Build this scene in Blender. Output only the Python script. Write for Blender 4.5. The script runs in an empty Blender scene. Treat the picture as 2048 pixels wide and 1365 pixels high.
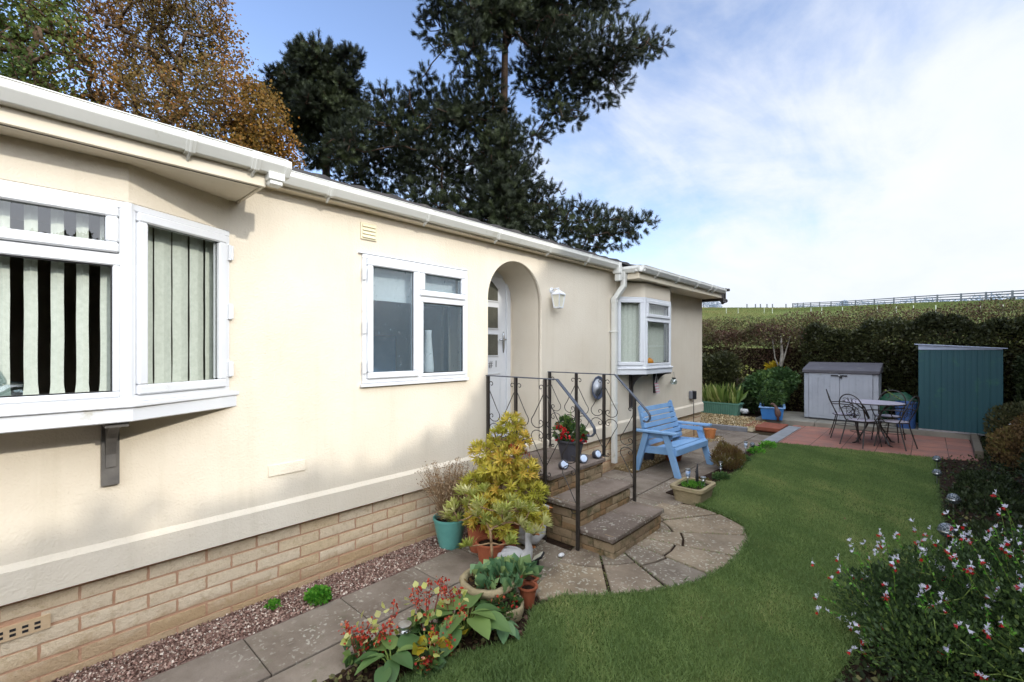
SUN_E = 2.0; SKY_S = .15; EXPO = .19; SKY_TINT = (2.15, 1.85, 1.82, 1); CLOUD_A = (4.9, 5.4, 6.2, 1); CLOUD_B = (6.2, 6.3, 6.6, 1); CLOUD_FILL_GAIN = 3.0
import bpy, bmesh, math, random
import numpy as np
from mathutils import Vector, Matrix
random.seed(11); RNG = np.random.default_rng(11)
SC = bpy.context.scene; COL = SC.collection
R = math.radians; PI = math.pi

# ------------------------------------------------------------------ materials
def srgb(h):
    h = h.lstrip('#'); v = [int(h[i:i+2], 16)/255 for i in (0, 2, 4)]
    return tuple(((c+.055)/1.055)**2.4 if c > .04045 else c/12.92 for c in v)
class NT:
    def __init__(s, name):
        s.m = bpy.data.materials.new(name); s.m.use_nodes = True
        s.t = s.m.node_tree; s.n = s.t.nodes; s.n.clear()
        s.out = s.n.new('ShaderNodeOutputMaterial')
    def node(s, typ, **kw):
        n = s.n.new(typ)
        for k, v in kw.items(): setattr(n, k, v)
        return n
    def link(s, a, b): s.t.links.new(a, b)
    def coord(s, scale=1, kind='Object'):
        tc = s.node('ShaderNodeTexCoord'); mp = s.node('ShaderNodeMapping')
        s.link(tc.outputs[kind], mp.inputs[0])
        mp.inputs['Scale'].default_value = scale if hasattr(scale, '__len__') else (scale,)*3
        return mp.outputs[0]
    def noise(s, vec, scale, detail=3, rough=.55):
        n = s.node('ShaderNodeTexNoise'); n.inputs['Scale'].default_value = scale
        n.inputs['Detail'].default_value = detail; n.inputs['Roughness'].default_value = rough
        s.link(vec, n.inputs['Vector']); return n.outputs['Fac']
    def ramp(s, fac, stops):
        r = s.node('ShaderNodeValToRGB'); e = r.color_ramp.elements
        while len(e) < len(stops): e.new(.5)
        for i, (p, c) in enumerate(stops):
            e[i].position = p; e[i].color = (*c, 1) if len(c) == 3 else c
        s.link(fac, r.inputs[0]); return r.outputs[0]
    def mix(s, fac, a, b, mode='MIX'):
        m = s.node('ShaderNodeMix', data_type='RGBA', blend_type=mode)
        for sock, v in ((m.inputs[0], fac), (m.inputs[6], a), (m.inputs[7], b)):
            if hasattr(v, 'is_linked'): s.link(v, sock)
            elif isinstance(v, (int, float)): sock.default_value = v
            else: sock.default_value = (*v, 1)
        return m.outputs[2]
    def bump(s, h, dist=.005, strength=1, prev=None):
        b = s.node('ShaderNodeBump'); b.inputs['Distance'].default_value = dist
        b.inputs['Strength'].default_value = strength; s.link(h, b.inputs['Height'])
        if prev: s.link(prev, b.inputs['Normal'])
        return b.outputs[0]
    def pbr(s, col, rough=.6, normal=None, metal=0, spec=.5, **kw):
        p = s.node('ShaderNodeBsdfPrincipled')
        if hasattr(col, 'is_linked'): s.link(col, p.inputs['Base Color'])
        else: p.inputs['Base Color'].default_value = (*col, 1)
        if hasattr(rough, 'is_linked'): s.link(rough, p.inputs['Roughness'])
        else: p.inputs['Roughness'].default_value = rough
        p.inputs['Metallic'].default_value = metal
        p.inputs['Specular IOR Level'].default_value = spec
        for k, v in kw.items(): p.inputs[k.replace('_', ' ')].default_value = v
        if normal: s.link(normal, p.inputs['Normal'])
        s.link(p.outputs[0], s.out.inputs[0]); s.p = p
        return s.m
M = {}
def plain(name, a, b=None, rough=.6, scale=8, bscale=60, bdist=.002, metal=0, spec=.5, dirt=None, det=4):
    t = NT(name); v = t.coord(1)
    a = srgb(a) if isinstance(a, str) else a
    b = a if b is None else (srgb(b) if isinstance(b, str) else b)
    f = t.noise(v, scale, det, .6)
    col = t.ramp(f, [(.32, a), (.68, b)])
    if dirt:
        d = t.ramp(t.noise(v, dirt[1], 5, .7), [(dirt[2], (0, 0, 0)), (dirt[2]+.12, (1, 1, 1))])
        col = t.mix(d, col, srgb(dirt[0]))
    n = t.bump(t.noise(v, bscale, 3), bdist) if bdist else None
    M[name] = t.pbr(col, rough, n, metal, spec); return M[name]

def leafmat(name, stops, rough=.55, trans=.35, spec=.3):
    """per-leaf random attribute picks the colour, plus translucency"""
    t = NT(name); at = t.node('ShaderNodeAttribute', attribute_name='var')
    col = t.ramp(at.outputs['Fac'], [(p, srgb(c)) for p, c in stops])
    p = t.node('ShaderNodeBsdfPrincipled'); t.link(col, p.inputs['Base Color'])
    p.inputs['Roughness'].default_value = rough; p.inputs['Specular IOR Level'].default_value = spec
    tr = t.node('ShaderNodeBsdfTranslucent'); t.link(col, tr.inputs[0])
    mx = t.node('ShaderNodeMixShader'); mx.inputs[0].default_value = trans
    t.link(p.outputs[0], mx.inputs[1]); t.link(tr.outputs[0], mx.inputs[2]); t.link(mx.outputs[0], t.out.inputs[0])
    M[name] = t.m; return t.m

def stucco():
    t = NT('stucco'); v = t.coord(1)
    big = t.noise(v, 1.3, 4, .6)
    col = t.ramp(big, [(.3, srgb('#d9cdb9')), (.7, srgb('#e2d8c6'))])
    sp = t.ramp(t.noise(v, 34, 2), [(.70, (0, 0, 0)), (.76, (1, 1, 1))])
    col = t.mix(t.mix(.25, (0, 0, 0), sp), col, srgb('#b9ab90'))
    sc = t.coord((1, 9, .6)); st = t.ramp(t.noise(sc, 1.2, 5, .65), [(.52, (0, 0, 0)), (.75, (.16, .16, .16))])
    col = t.mix(st, col, srgb('#b3a88c'))
    h = t.node('ShaderNodeTexVoronoi'); h.feature = 'SMOOTH_F1'; h.inputs['Scale'].default_value = 85
    nz = t.node('ShaderNodeTexNoise'); nz.inputs['Scale'].default_value = 30; t.link(v, nz.inputs['Vector'])
    vm = t.node('ShaderNodeVectorMath', operation='SCALE'); t.link(nz.outputs['Color'], vm.inputs[0]); vm.inputs['Scale'].default_value = .03
    va = t.node('ShaderNodeVectorMath', operation='ADD'); t.link(v, va.inputs[0]); t.link(vm.outputs[0], va.inputs[1]); t.link(va.outputs[0], h.inputs['Vector'])
    b1 = t.bump(h.outputs['Distance'], .0028, .7); b2 = t.bump(t.noise(v, 60, 3), .0014, .6, b1)
    M['stucco'] = t.pbr(col, .75, b2, spec=.25)
stucco()

def blockmat():
    t = NT('cream_block'); v = t.coord(1); at = t.node('ShaderNodeAttribute', attribute_name='var')
    col = t.ramp(at.outputs['Fac'], [(0, srgb('#d6c3a6')), (.5, srgb('#e2d0b4')), (1, srgb('#d9c19c'))])
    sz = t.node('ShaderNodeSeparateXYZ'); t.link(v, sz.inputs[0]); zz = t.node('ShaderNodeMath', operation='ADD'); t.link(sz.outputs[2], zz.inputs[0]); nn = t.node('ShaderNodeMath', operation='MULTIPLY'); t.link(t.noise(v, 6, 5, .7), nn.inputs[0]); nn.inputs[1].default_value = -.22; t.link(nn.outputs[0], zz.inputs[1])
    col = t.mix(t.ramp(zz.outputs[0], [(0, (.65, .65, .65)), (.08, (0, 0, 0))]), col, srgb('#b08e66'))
    col = t.mix(t.ramp(t.noise(v, 26, 5, .7), [(.5, (0, 0, 0)), (.72, (.55, .55, .55))]), col, srgb('#b59a70'))
    M['cream_block'] = t.pbr(col, .85, t.bump(t.noise(v, 60, 5, .75), .010), spec=.2)
    t = NT('old_block'); v = t.coord(1); at = t.node('ShaderNodeAttribute', attribute_name='var')
    col = t.ramp(at.outputs['Fac'], [(0, srgb('#84705a')), (.5, srgb('#9a876c')), (1, srgb('#8a6c4c'))])
    col = t.mix(t.ramp(t.noise(v, 9, 5, .7), [(.5, (0, 0, 0)), (.66, (.85, .85, .85))]), col, srgb('#57543a'))
    M['old_block'] = t.pbr(col, .9, t.bump(t.noise(v, 60, 4, .7), .008), spec=.2)
blockmat()
plain('mortar', '#c6a083', '#b88f72', .9, 12, 90, .004, spec=.2)
plain('old_mortar', '#7d6a50', '#5f543f', .9, 12, 90, .004, spec=.2)
plain('upvc', '#e0e2e4', '#d8dade', .32, 3, 20, .0004, spec=.5, dirt=('#c2bfb4', 5, .64))
plain('gutter_white', '#dcdbd4', '#d0d0c9', .4, 2.5, 20, .0005, dirt=('#b9b6a6', 5, .62))
plain('cream_paint', '#ded3be', '#d4c8b0', .6, 3, 60, .001, dirt=('#8a7f68', 30, .66))
plain('cream_plastic', '#e3dabd', '#dad0b0', .5)
plain('iron', '#26221f', '#37302b', .42, 20, 90, .0015, spec=.5)
plain('rail_paint', '#3a3f4a', '#4a505c', .4, 12, 60, .001)
plain('dark_brown', '#2c2725', '#3c3531', .5, 10, 50, .0015)
plain('grey_brown', '#55524f', '#6a6661', .5, 10, 50, .0015)
plain('roof_tile', '#2b2a2c', '#413d3c', .8, 6, 90, .004, dirt=('#5c5a49', 14, .6))
plain('interior', '#8d8272', '#9c917f', .9, 2, 0, 0)
plain('blind', '#c9cec0', '#d6dacd', .8, 40, 200, .0008, spec=.2)
plain('roller', '#dfe3e2', '#d6dbda', .8, 4, 0, 0)
plain('rubber', '#1c1c1e', None, .7)
plain('steel', '#b9bcc0', '#a3a6aa', .3, 10, 50, .0005, metal=1)
plain('stainless', '#c9ccd0', '#aeb2b6', .25, 10, 0, 0, metal=1)
plain('teal_glaze', '#55928a', '#67a399', .35, 5, 40, .001, dirt=('#4d6b5d', 9, .66))
plain('terracotta', '#a35a3b', '#8f4b30', .8, 9, 60, .002, dirt=('#c9a488', 8, .64))
plain('pale_terracotta', '#cf8a55', '#bd7442', .8, 9, 60, .002, dirt=('#dcb894', 8, .6))
plain('grey_plastic', '#4a4a52', '#3f3f46', .5, 9, 60, .001)
plain('soil', '#3a2c22', '#261d17', .95, 14, 50, .02, spec=.1)
plain('ground_soil', '#4a3d2e', '#3a3324', .95, 3, 40, .03, spec=.1)
plain('bark', '#6f5c49', '#43372c', .9, 14, 50, .02, spec=.1)
plain('pine_bark', '#4f4136', '#352b25', .95, 5, 18, .05, spec=.1)
plain('twig', '#7b6a58', '#5a4c3e', .9, 20, 0, 0, spec=.1)
plain('dry_twig', '#9c8263', '#7c6248', .9, 20, 0, 0, spec=.1)
plain('green_stem', '#77893f', '#61752f', .7, 20, 0, 0)
plain('red_stem', '#8a4436', '#6f3a2a', .7, 20, 0, 0)
plain('bench_blue', '#6f97c0', '#81a5cb', .6, 4, 60, .001, dirt=('#8cb0d6', 16, .66))
plain('planter_blue', '#2f74ba', '#3f84c6', .5, 4, 40, .001)
plain('pale_blue', '#7fa6cf', '#6f97c3', .5)
plain('bin_blue', '#3c5f96', '#34568b', .5)
plain('trough_green', '#5f8c7c', '#537f70', .55, 5, 30, .001)
plain('bag_green', '#1d4d38', '#235a41', .5)
plain('box_grey', '#a9aeb6', '#9a9fa8', .6, 2, 60, .0010, dirt=('#868a84', 4, .60))
plain('box_lid', '#555359', '#4a484e', .65, 4, 60, .001, dirt=('#6d6b66', 7, .6))
plain('shed_teal', '#134650', '#174d52', .5, 1.6, 20, .0010, dirt=('#2b6152', 2.6, .56))
plain('shed_trim', '#b6c1d6', '#a9b4ca', .45)
plain('white_stone', '#d9d9da', '#c6c6c6', .6, 20, 60, .001)
plain('weathered_goose', '#c9c8c8', '#b2b2b4', .7, 14, 60, .002)
plain('black_paint', '#16161a', '#202024', .5)
plain('lichen_stone', '#9a8b6c', '#867a5c', .95, 7, 40, .01, dirt=('#6f7a4c', 10, .6))
plain('concrete', '#8f8b80', '#7f7b70', .9, 3, 60, .004, dirt=('#696a58', 6, .6))
plain('kerb_stone', '#85858a', '#77787c', .9, 4, 60, .004, dirt=('#5f6152', 7, .6))
plain('plank', '#8c8f93', '#7b7d80', .8, 6, 50, .003)
plain('old_wood', '#5c5346', '#6c6354', .9, 10, 50, .004)
plain('wet_wood', '#4f4a48', '#605a57', .8, 10, 50, .004)
plain('mat', '#3f3d3c', '#2c2b2b', 1, 60, 200, .006)
plain('plate_rim', '#50596f', '#3f4759', .4, 30, 60, .001)
plain('plate_face', '#b9bdc4', '#c9ccd2', .4, 12, 0, 0)
plain('lamp_glass', '#dcd8c4', '#e4e0ce', .25, 3, 0, 0)
plain('pumpkin', '#e0951d', '#d1810f', .5)
plain('table_slate', '#9a94a0', '#b3adb6', .6, 14, 40, .001)
plain('flag_cloth', '#c98c93', '#d9a9ae', .8, 8, 0, 0)
plain('red_brick', '#8e4f3a', '#7b4432', .9)
plain('fence_wood', '#6f7478', '#5d6266', .9, 4, 20, .003)
plain('guard', '#c9cdc0', '#b8bcb0', .7)
plain('figure_brown', '#6b5148', '#574239', .8, 16, 60, .003)
plain('pebble_pink', '#8a6f64', '#785f56', .9)
plain('led', '#c9d6e8', None, .2)
plain('number_grey', '#8f8f92', None, .3, metal=.6)

def vmat(name, stops, rough=.85, bs=60, bd=.002):
    t = NT(name); at = t.node('ShaderNodeAttribute', attribute_name='var'); v = t.coord(1)
    col = t.ramp(at.outputs['Fac'], [(p, srgb(c)) for p, c in stops])
    M[name] = t.pbr(col, rough, t.bump(t.noise(v, bs, 2), bd), spec=.25)
vmat('gravel_pink', [(0, '#5c453d'), (.4, '#8b6c60'), (.75, '#aa8e80'), (.92, '#cdbcab'), (1, '#e0d6c9')])
vmat('gravel_tan', [(0, '#6b5a40'), (.4, '#94805c'), (.8, '#b8a47c'), (1, '#d9ccb0')])
vmat('slab_old', [(0, '#6d6358'), (.35, '#7d6a5c'), (.7, '#77706a'), (1, '#8a7460')])

def slabmat(name, a, b, c, lich=.60, lc='#b9b6a8'):
    t = NT(name); v = t.coord(1); at = t.node('ShaderNodeAttribute', attribute_name='var')
    base = t.ramp(at.outputs['Fac'], [(0, srgb(a)), (.5, srgb(b)), (1, srgb(c))])
    base = t.mix(t.ramp(t.noise(v, 2.2, 6, .65), [(.38, (0, 0, 0)), (.66, (.7, .7, .7))]), base, srgb('#54483d'))
    base = t.mix(t.ramp(t.noise(v, 5, 6, .7), [(.58, (0, 0, 0)), (.72, (.5, .5, .5))]), base, srgb('#555a3c'))
    vo = t.node('ShaderNodeTexVoronoi'); vo.inputs['Scale'].default_value = 27; vo.inputs['Randomness'].default_value = 1
    nv = t.node('ShaderNodeTexNoise'); nv.inputs['Scale'].default_value = 14; nv.inputs['Detail'].default_value = 4; t.link(v, nv.inputs['Vector'])
    vm = t.node('ShaderNodeVectorMath', operation='SCALE'); t.link(nv.outputs['Color'], vm.inputs[0]); vm.inputs['Scale'].default_value = .13
    va = t.node('ShaderNodeVectorMath', operation='ADD'); t.link(v, va.inputs[0]); t.link(vm.outputs[0], va.inputs[1]); t.link(va.outputs[0], vo.inputs['Vector'])
    spots = t.ramp(vo.outputs['Distance'], [(.26, (1, 1, 1)), (.36, (0, 0, 0))])
    msk = t.ramp(t.noise(v, 2.6, 5, .7), [(lich-.06, (0, 0, 0)), (lich+.10, (.6, .6, .6))])
    mul = t.mix(1, spots, msk, 'MULTIPLY')
    col = t.mix(mul, base, srgb(lc))
    M[name] = t.pbr(col, .9, t.bump(t.noise(v, 45, 5, .7), .006), spec=.2)
slabmat('path_slab', '#85796c', '#80766c', '#8d8275', .53)
slabmat('stone_slab', '#8d7d6a', '#857b6e', '#97866e', .43, '#b5b1a0')
slabmat('tread_slab', '#80736a', '#7a6e65', '#87796d', .54)
t = NT('red_paver'); v = t.coord(1)
br = t.node('ShaderNodeTexBrick'); br.offset = 0; br.inputs['Scale'].default_value = 1; br.inputs['Brick Width'].default_value = .45; br.inputs['Row Height'].default_value = .45
br.inputs['Mortar Size'].default_value = .006; br.inputs['Color1'].default_value = (*srgb('#9a685a'), 1); br.inputs['Color2'].default_value = (*srgb('#a87766'), 1); br.inputs['Mortar'].default_value = (*srgb('#4a352f'), 1)
t.link(v, br.inputs['Vector'])
col = t.mix(t.ramp(t.noise(v, 2.4, 6, .75), [(.40, (0, 0, 0)), (.66, (.8, .8, .8))]), br.outputs[0], srgb('#7c655e'))
M['red_paver'] = t.pbr(col, .85, t.bump(t.noise(v, 60, 3), .003), spec=.25)

def lawnbase():
    t = NT('turf'); v = t.coord(1)
    col = t.ramp(t.noise(v, 1.4, 5, .65), [(.3, srgb('#404f26')), (.5, srgb('#4b5c2e')), (.72, srgb('#5a6235'))])
    M['turf'] = t.pbr(col, .95, t.bump(t.noise(v, 120, 3), .01), spec=.1)
    t = NT('hill_grass'); v = t.coord(1)
    col = t.ramp(t.noise(v, .12, 6, .7), [(.3, srgb('#505f30')), (.5, srgb('#5f6c39')), (.7, srgb('#706f40'))])
    col = t.mix(t.ramp(t.noise(v, .6, 6, .7), [(.58, (0, 0, 0)), (.72, (.4, .4, .4))]), col, srgb('#7a6444'))
    M['hill_grass'] = t.pbr(col, .95, t.bump(t.noise(v, 3, 5, .7), .3), spec=.1)
lawnbase()
leafmat('grass_blade', [(0, '#50663a'), (.4, '#698049'), (.75, '#819456'), (1, '#a9a66c')], .6, .3)
leafmat('hedge_leaf', [(0, '#2e3019'), (.5, '#424629'), (.84, '#5a5c35'), (.94, '#8a8a45'), (1, '#b2b066')], .45, .25)
leafmat('dark_leaf', [(0, '#222b18'), (.6, '#333f24'), (1, '#4f5c36')], .5, .25)
leafmat('bramble_leaf', [(0, '#453428'), (.35, '#5f4637'), (.6, '#524f31'), (.85, '#66653c'), (1, '#85804f')], .6, .3)
leafmat('scrub_leaf', [(0, '#3d3f27'), (.5, '#565733'), (.8, '#6a573e'), (1, '#8f8757')], .6, .3)
leafmat('mid_leaf', [(0, '#31462a'), (.5, '#446034'), (1, '#68803f')], .5, .3)
leafmat('pine_needle', [(0, '#171d11'), (.45, '#242c1a'), (.85, '#3f482a'), (1, '#666c40')], .6, .15)
leafmat('russet_leaf', [(0, '#4d4a28'), (.3, '#6b5c2f'), (.55, '#81632f'), (.75, '#8c5e30'), (.88, '#9c7544'), (1, '#7c7e48')], .6, .4)
leafmat('orange_leaf', [(0, '#5f5526'), (.35, '#86652a'), (.7, '#a56d2b'), (1, '#68702f')], .6, .4)
leafmat('green_leaf', [(0, '#3c4f26'), (.5, '#5a6c33'), (.85, '#76793b'), (1, '#97792f')], .6, .4)
leafmat('pieris_leaf', [(0, '#959a3c'), (.3, '#b5b146'), (.6, '#cdbd54'), (.85, '#d3a64b'), (1, '#c97f4b')], .45, .35)
leafmat('variegated_leaf', [(0, '#98a24a'), (.5, '#b9bb6a'), (1, '#d6d29a')], .45, .35)
leafmat('dry_leaf', [(0, '#7a624a'), (.5, '#9c8468'), (1, '#b8a284')], .8, .2)
leafmat('hosta_leaf', [(0, '#456339'), (.5, '#5e7c48'), (.85, '#7c9350'), (1, '#a3a545')], .45, .35)
leafmat('sage_leaf', [(0, '#4f7350'), (.6, '#6c8c60'), (1, '#94a768')], .45, .3)
leafmat('red_flower', [(0, '#8c241c'), (.5, '#b5352a'), (.85, '#c2593c'), (1, '#d9a080')], .5, .35)
leafmat('gold_leaf', [(0, '#a38c1e'), (.5, '#c2a82a'), (1, '#8e8a2a')], .5, .4)
leafmat('salvia_leaf', [(0, '#283820'), (.5, '#3f5330'), (.85, '#5a713b'), (1, '#82934a')], .5, .3)
leafmat('white_petal', [(0, '#d4d2e2'), (1, '#e9e8f0')], .5, .3)
leafmat('red_petal', [(0, '#b3141c'), (1, '#d1353a')], .5, .3)
leafmat('heather_leaf', [(0, '#4c3a26'), (.5, '#6d5533'), (1, '#77763c')], .7, .25)
leafmat('parsley_leaf', [(0, '#3f7a26'), (.5, '#57952f'), (1, '#7aae42')], .5, .35)
leafmat('iris_leaf', [(0, '#4f6a2e'), (.5, '#7d8f46'), (1, '#b9b878')], .5, .35)
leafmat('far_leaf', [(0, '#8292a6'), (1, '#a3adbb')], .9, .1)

def glass(name, tint=(.92, .95, .94), rough=0, bumps=None, gain=1.6):
    t = NT(name)
    lw = t.node('ShaderNodeLayerWeight'); pw = t.node('ShaderNodeMath', operation='POWER'); t.link(lw.outputs['Facing'], pw.inputs[0]); pw.inputs[1].default_value = 4.5
    mu = t.node('ShaderNodeMath', operation='MULTIPLY_ADD'); mu.use_clamp = True; t.link(pw.outputs[0], mu.inputs[0]); mu.inputs[1].default_value = .9; mu.inputs[2].default_value = .045*gain
    gl = t.node('ShaderNodeBsdfGlossy'); gl.inputs['Roughness'].default_value = rough
    tr = t.node('ShaderNodeBsdfTransparent'); tr.inputs[0].default_value = (*tint, 1)
    mx = t.node('ShaderNodeMixShader'); t.link(mu.outputs[0], mx.inputs[0])
    if bumps:
        v = t.coord(bumps); nz = t.noise(v, 1, 5, .65); nb = t.bump(nz, .012); t.link(nb, gl.inputs['Normal'])
        df = t.node('ShaderNodeBsdfDiffuse'); df.inputs[0].default_value = (.20, .28, .34, 1)
        v2 = t.coord((70, 70, 40)); dr_ = t.ramp(t.noise(v2, 1, 1, .4), [(.70, (.18, .18, .18)), (.76, (.75, .75, .75))])
        m2 = t.node('ShaderNodeMixShader'); t.link(t.mix(t.ramp(nz, [(.35, (.20, .20, .20)), (.7, (.58, .58, .58))]), dr_, (.34, .34, .34)), m2.inputs[0]); t.link(tr.outputs[0], m2.inputs[1]); t.link(df.outputs[0], m2.inputs[2])
        t.link(m2.outputs[0], mx.inputs[1])
    else: t.link(tr.outputs[0], mx.inputs[1])
    t.link(gl.outputs[0], mx.inputs[2]); t.link(mx.outputs[0], t.out.inputs[0]); M[name] = t.m
glass('clear_glass', (.965, .98, .975), gain=2.0)
glass('frosted_glass', (.84, .90, .93), .12, (60, 60, 14), 1.6)
glass('ornament_glass', (.72, .82, .84), .03, None, 6)

# ------------------------------------------------------------------ mesh building
def tag(o, label=None, cat=None, group=None, kind=None):
    if label: o['label'] = label
    if cat: o['category'] = cat
    if group: o['group'] = group
    if kind: o['kind'] = kind
    return o
def empty(name, loc=(0, 0, 0), label=None, cat=None, group=None, rz=0):
    o = bpy.data.objects.new(name, None); COL.objects.link(o); o.location = loc; o.rotation_euler = (0, 0, rz)
    o.empty_display_size = .1
    return tag(o, label, cat, group)
def link(name, me, mat, parent=None, smooth=False, loc=None):
    o = bpy.data.objects.new(name, me); COL.objects.link(o)
    if mat: me.materials.append(M[mat])
    if parent: o.parent = parent
    if loc: o.location = loc
    if smooth: me.polygons.foreach_set('use_smooth', [True]*len(me.polygons))
    return o
class MB:
    def __init__(s): s.v = []; s.f = []; s.var = []
    def add(s, vs, fs, T=None, var=None):
        n = len(s.v)
        if T is not None: vs = [T @ Vector(p) for p in vs]
        s.v += [tuple(p) for p in vs]; s.f += [tuple(i+n for i in f) for f in fs]
        s.var += [random.random() if var is None else var]*len(vs); return s
    def box(s, a, b, T=None, var=None):
        x0, y0, z0 = a; x1, y1, z1 = b
        vs = [(x0,y0,z0),(x1,y0,z0),(x1,y1,z0),(x0,y1,z0),(x0,y0,z1),(x1,y0,z1),(x1,y1,z1),(x0,y1,z1)]
        return s.add(vs, [(0,3,2,1),(4,5,6,7),(0,1,5,4),(1,2,6,5),(2,3,7,6),(3,0,4,7)], T, var)
    def beam(s, p, q, w, h, up=(0, 0, 1), T=None):
        p, q = Vector(p), Vector(q); d = (q-p).normalized(); u = Vector(up)
        if abs(d.dot(u)) > .98: u = Vector((1, 0, 0))
        sx = d.cross(u).normalized(); u = sx.cross(d)
        vs = [c + sx*(i*w/2) + u*(j*h/2) for c in (p, q) for i, j in ((-1,-1),(1,-1),(1,1),(-1,1))]
        return s.add(vs, [(0,3,2,1),(4,5,6,7),(0,1,5,4),(1,2,6,5),(2,3,7,6),(3,0,4,7)], T)
    def prism(s, pts, z0, z1, T=None, var=None):
        """extrude polygon (x,y list) between z0 and z1"""
        n = len(pts); vs = [(x, y, z0) for x, y in pts] + [(x, y, z1) for x, y in pts]
        fs = [tuple(range(n-1, -1, -1)), tuple(range(n, 2*n))] + [(i, (i+1) % n, n+(i+1) % n, n+i) for i in range(n)]
        return s.add(vs, fs, T, var)
    def lathe(s, prof, n=20, T=None, cap=True, sx=1, sy=1):
        vs = []; fs = []
        for r, z in prof:
            for i in range(n):
                a = 2*PI*i/n; vs.append((r*math.cos(a)*sx, r*math.sin(a)*sy, z))
        for j in range(len(prof)-1):
            for i in range(n):
                k = (i+1) % n; fs.append((j*n+i, j*n+k, (j+1)*n+k, (j+1)*n+i))
        if cap: fs += [tuple(range(n-1, -1, -1)), tuple((len(prof)-1)*n+i for i in range(n))]
        return s.add(vs, fs, T)
    def tube(s, path, r, n=6, T=None, closed=False, flat=1):
        P = [Vector(p) for p in path]; m = len(P); rs = r if hasattr(r, '__len__') else [r]*m
        vs = []; fs = []; nrm = None
        for i in range(m):
            d = (P[min(i+1, m-1)]-P[max(i-1, 0)])
            if closed: d = P[(i+1) % m]-P[i-1]
            d = d.normalized() if d.length > 1e-9 else Vector((0, 0, 1))
            if nrm is None: nrm = d.orthogonal().normalized()
            nrm = (nrm - d*nrm.dot(d)); nrm = nrm.normalized() if nrm.length > 1e-6 else d.orthogonal().normalized()
            b = d.cross(nrm)
            for k in range(n):
                a = 2*PI*k/n; vs.append(P[i] + (nrm*math.cos(a) + b*math.sin(a)*flat)*rs[i])
        for i in range(m if closed else m-1):
            j = (i+1) % m
            for k in range(n): fs.append((i*n+k, i*n+(k+1) % n, j*n+(k+1) % n, j*n+k))
        if not closed: fs += [tuple(range(n-1, -1, -1)), tuple((m-1)*n+k for k in range(n))]
        return s.add(vs, fs, T)
    def ball(s, c, r, n=12, T=None, sc=(1, 1, 1)):
        prof = [(max(.001, math.sin(PI*i/8))*r, -math.cos(PI*i/8)*r) for i in range(9)]
        TT = Matrix.Translation(c) @ Matrix.Diagonal((*sc, 1)); TT = T @ TT if T else TT
        return s.lathe(prof, n, TT)
    def build(s, name, mat, parent=None, bevel=0, smooth=False, seg=1, loc=None, sub=0, disp=0, autos=None):
        me = bpy.data.meshes.new(name)
        me.from_pydata(s.v, [], s.f); me.update()
        at = me.attributes.new('var', 'FLOAT', 'POINT'); at.data.foreach_set('value', s.var)
        if bevel or sub:
            bm = bmesh.new(); bm.from_mesh(me)
            if bevel:
                ed = [e for e in bm.edges if len(e.link_faces) == 2 and e.calc_face_angle(0) > .5]
                bmesh.ops.bevel(bm, geom=ed, offset=bevel, segments=seg, affect='EDGES', clamp_overlap=True, profile=.6)
            bm.to_mesh(me); bm.free()
        o = link(name, me, mat, parent, smooth, loc)
        if autos:
            me.polygons.foreach_set('use_smooth', [True]*len(me.polygons)); me.set_sharp_from_angle(angle=R(autos))
        return o
def loc_from(o, loc):
    """shift mesh data so that the object's origin sits at loc"""
    o.data.transform(Matrix.Translation(-Vector(loc))); o.location = loc; return o
def flatpoly(name, mat, outer, holes=(), thick=.04, mp=None, parent=None, bevel=0):
    """2-D filled outline with holes -> mesh; mp maps (u, v, w) to a point"""
    cu = bpy.data.curves.new('tmp', 'CURVE'); cu.dimensions = '2D'; cu.fill_mode = 'BOTH'; cu.extrude = thick/2
    for pl in [outer, *holes]:
        sp = cu.splines.new('POLY'); sp.points.add(len(pl)-1); sp.use_cyclic_u = True
        for p, q in zip(sp.points, pl): p.co = (q[0], q[1], 0, 1)
    ob = bpy.data.objects.new('tmp', cu); COL.objects.link(ob); bpy.context.view_layer.update()
    dg = bpy.context.evaluated_depsgraph_get(); me = bpy.data.meshes.new_from_object(ob.evaluated_get(dg))
    bpy.data.objects.remove(ob); bpy.data.curves.remove(cu)
    me.name = name; me.materials.clear()
    if mp:
        for v in me.vertices: v.co = mp(*v.co)
    bm = bmesh.new(); bm.from_mesh(me); bmesh.ops.remove_doubles(bm, verts=bm.verts, dist=1e-5)
    bmesh.ops.recalc_face_normals(bm, faces=bm.faces); bm.to_mesh(me); bm.free()
    return link(name, me, mat, parent)
def text_mesh(name, body, size, mat, parent, T, thick=.002):
    cu = bpy.data.curves.new('txt', 'FONT'); cu.body = body; cu.size = size; cu.extrude = thick; cu.align_x = 'CENTER'
    ob = bpy.data.objects.new('txt', cu); COL.objects.link(ob); bpy.context.view_layer.update()
    me = bpy.data.meshes.new_from_object(ob.evaluated_get(bpy.context.evaluated_depsgraph_get()))
    bpy.data.objects.remove(ob); bpy.data.curves.remove(cu); me.transform(T); me.materials.clear(); me.name = name
    return link(name, me, mat, parent)

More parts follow.
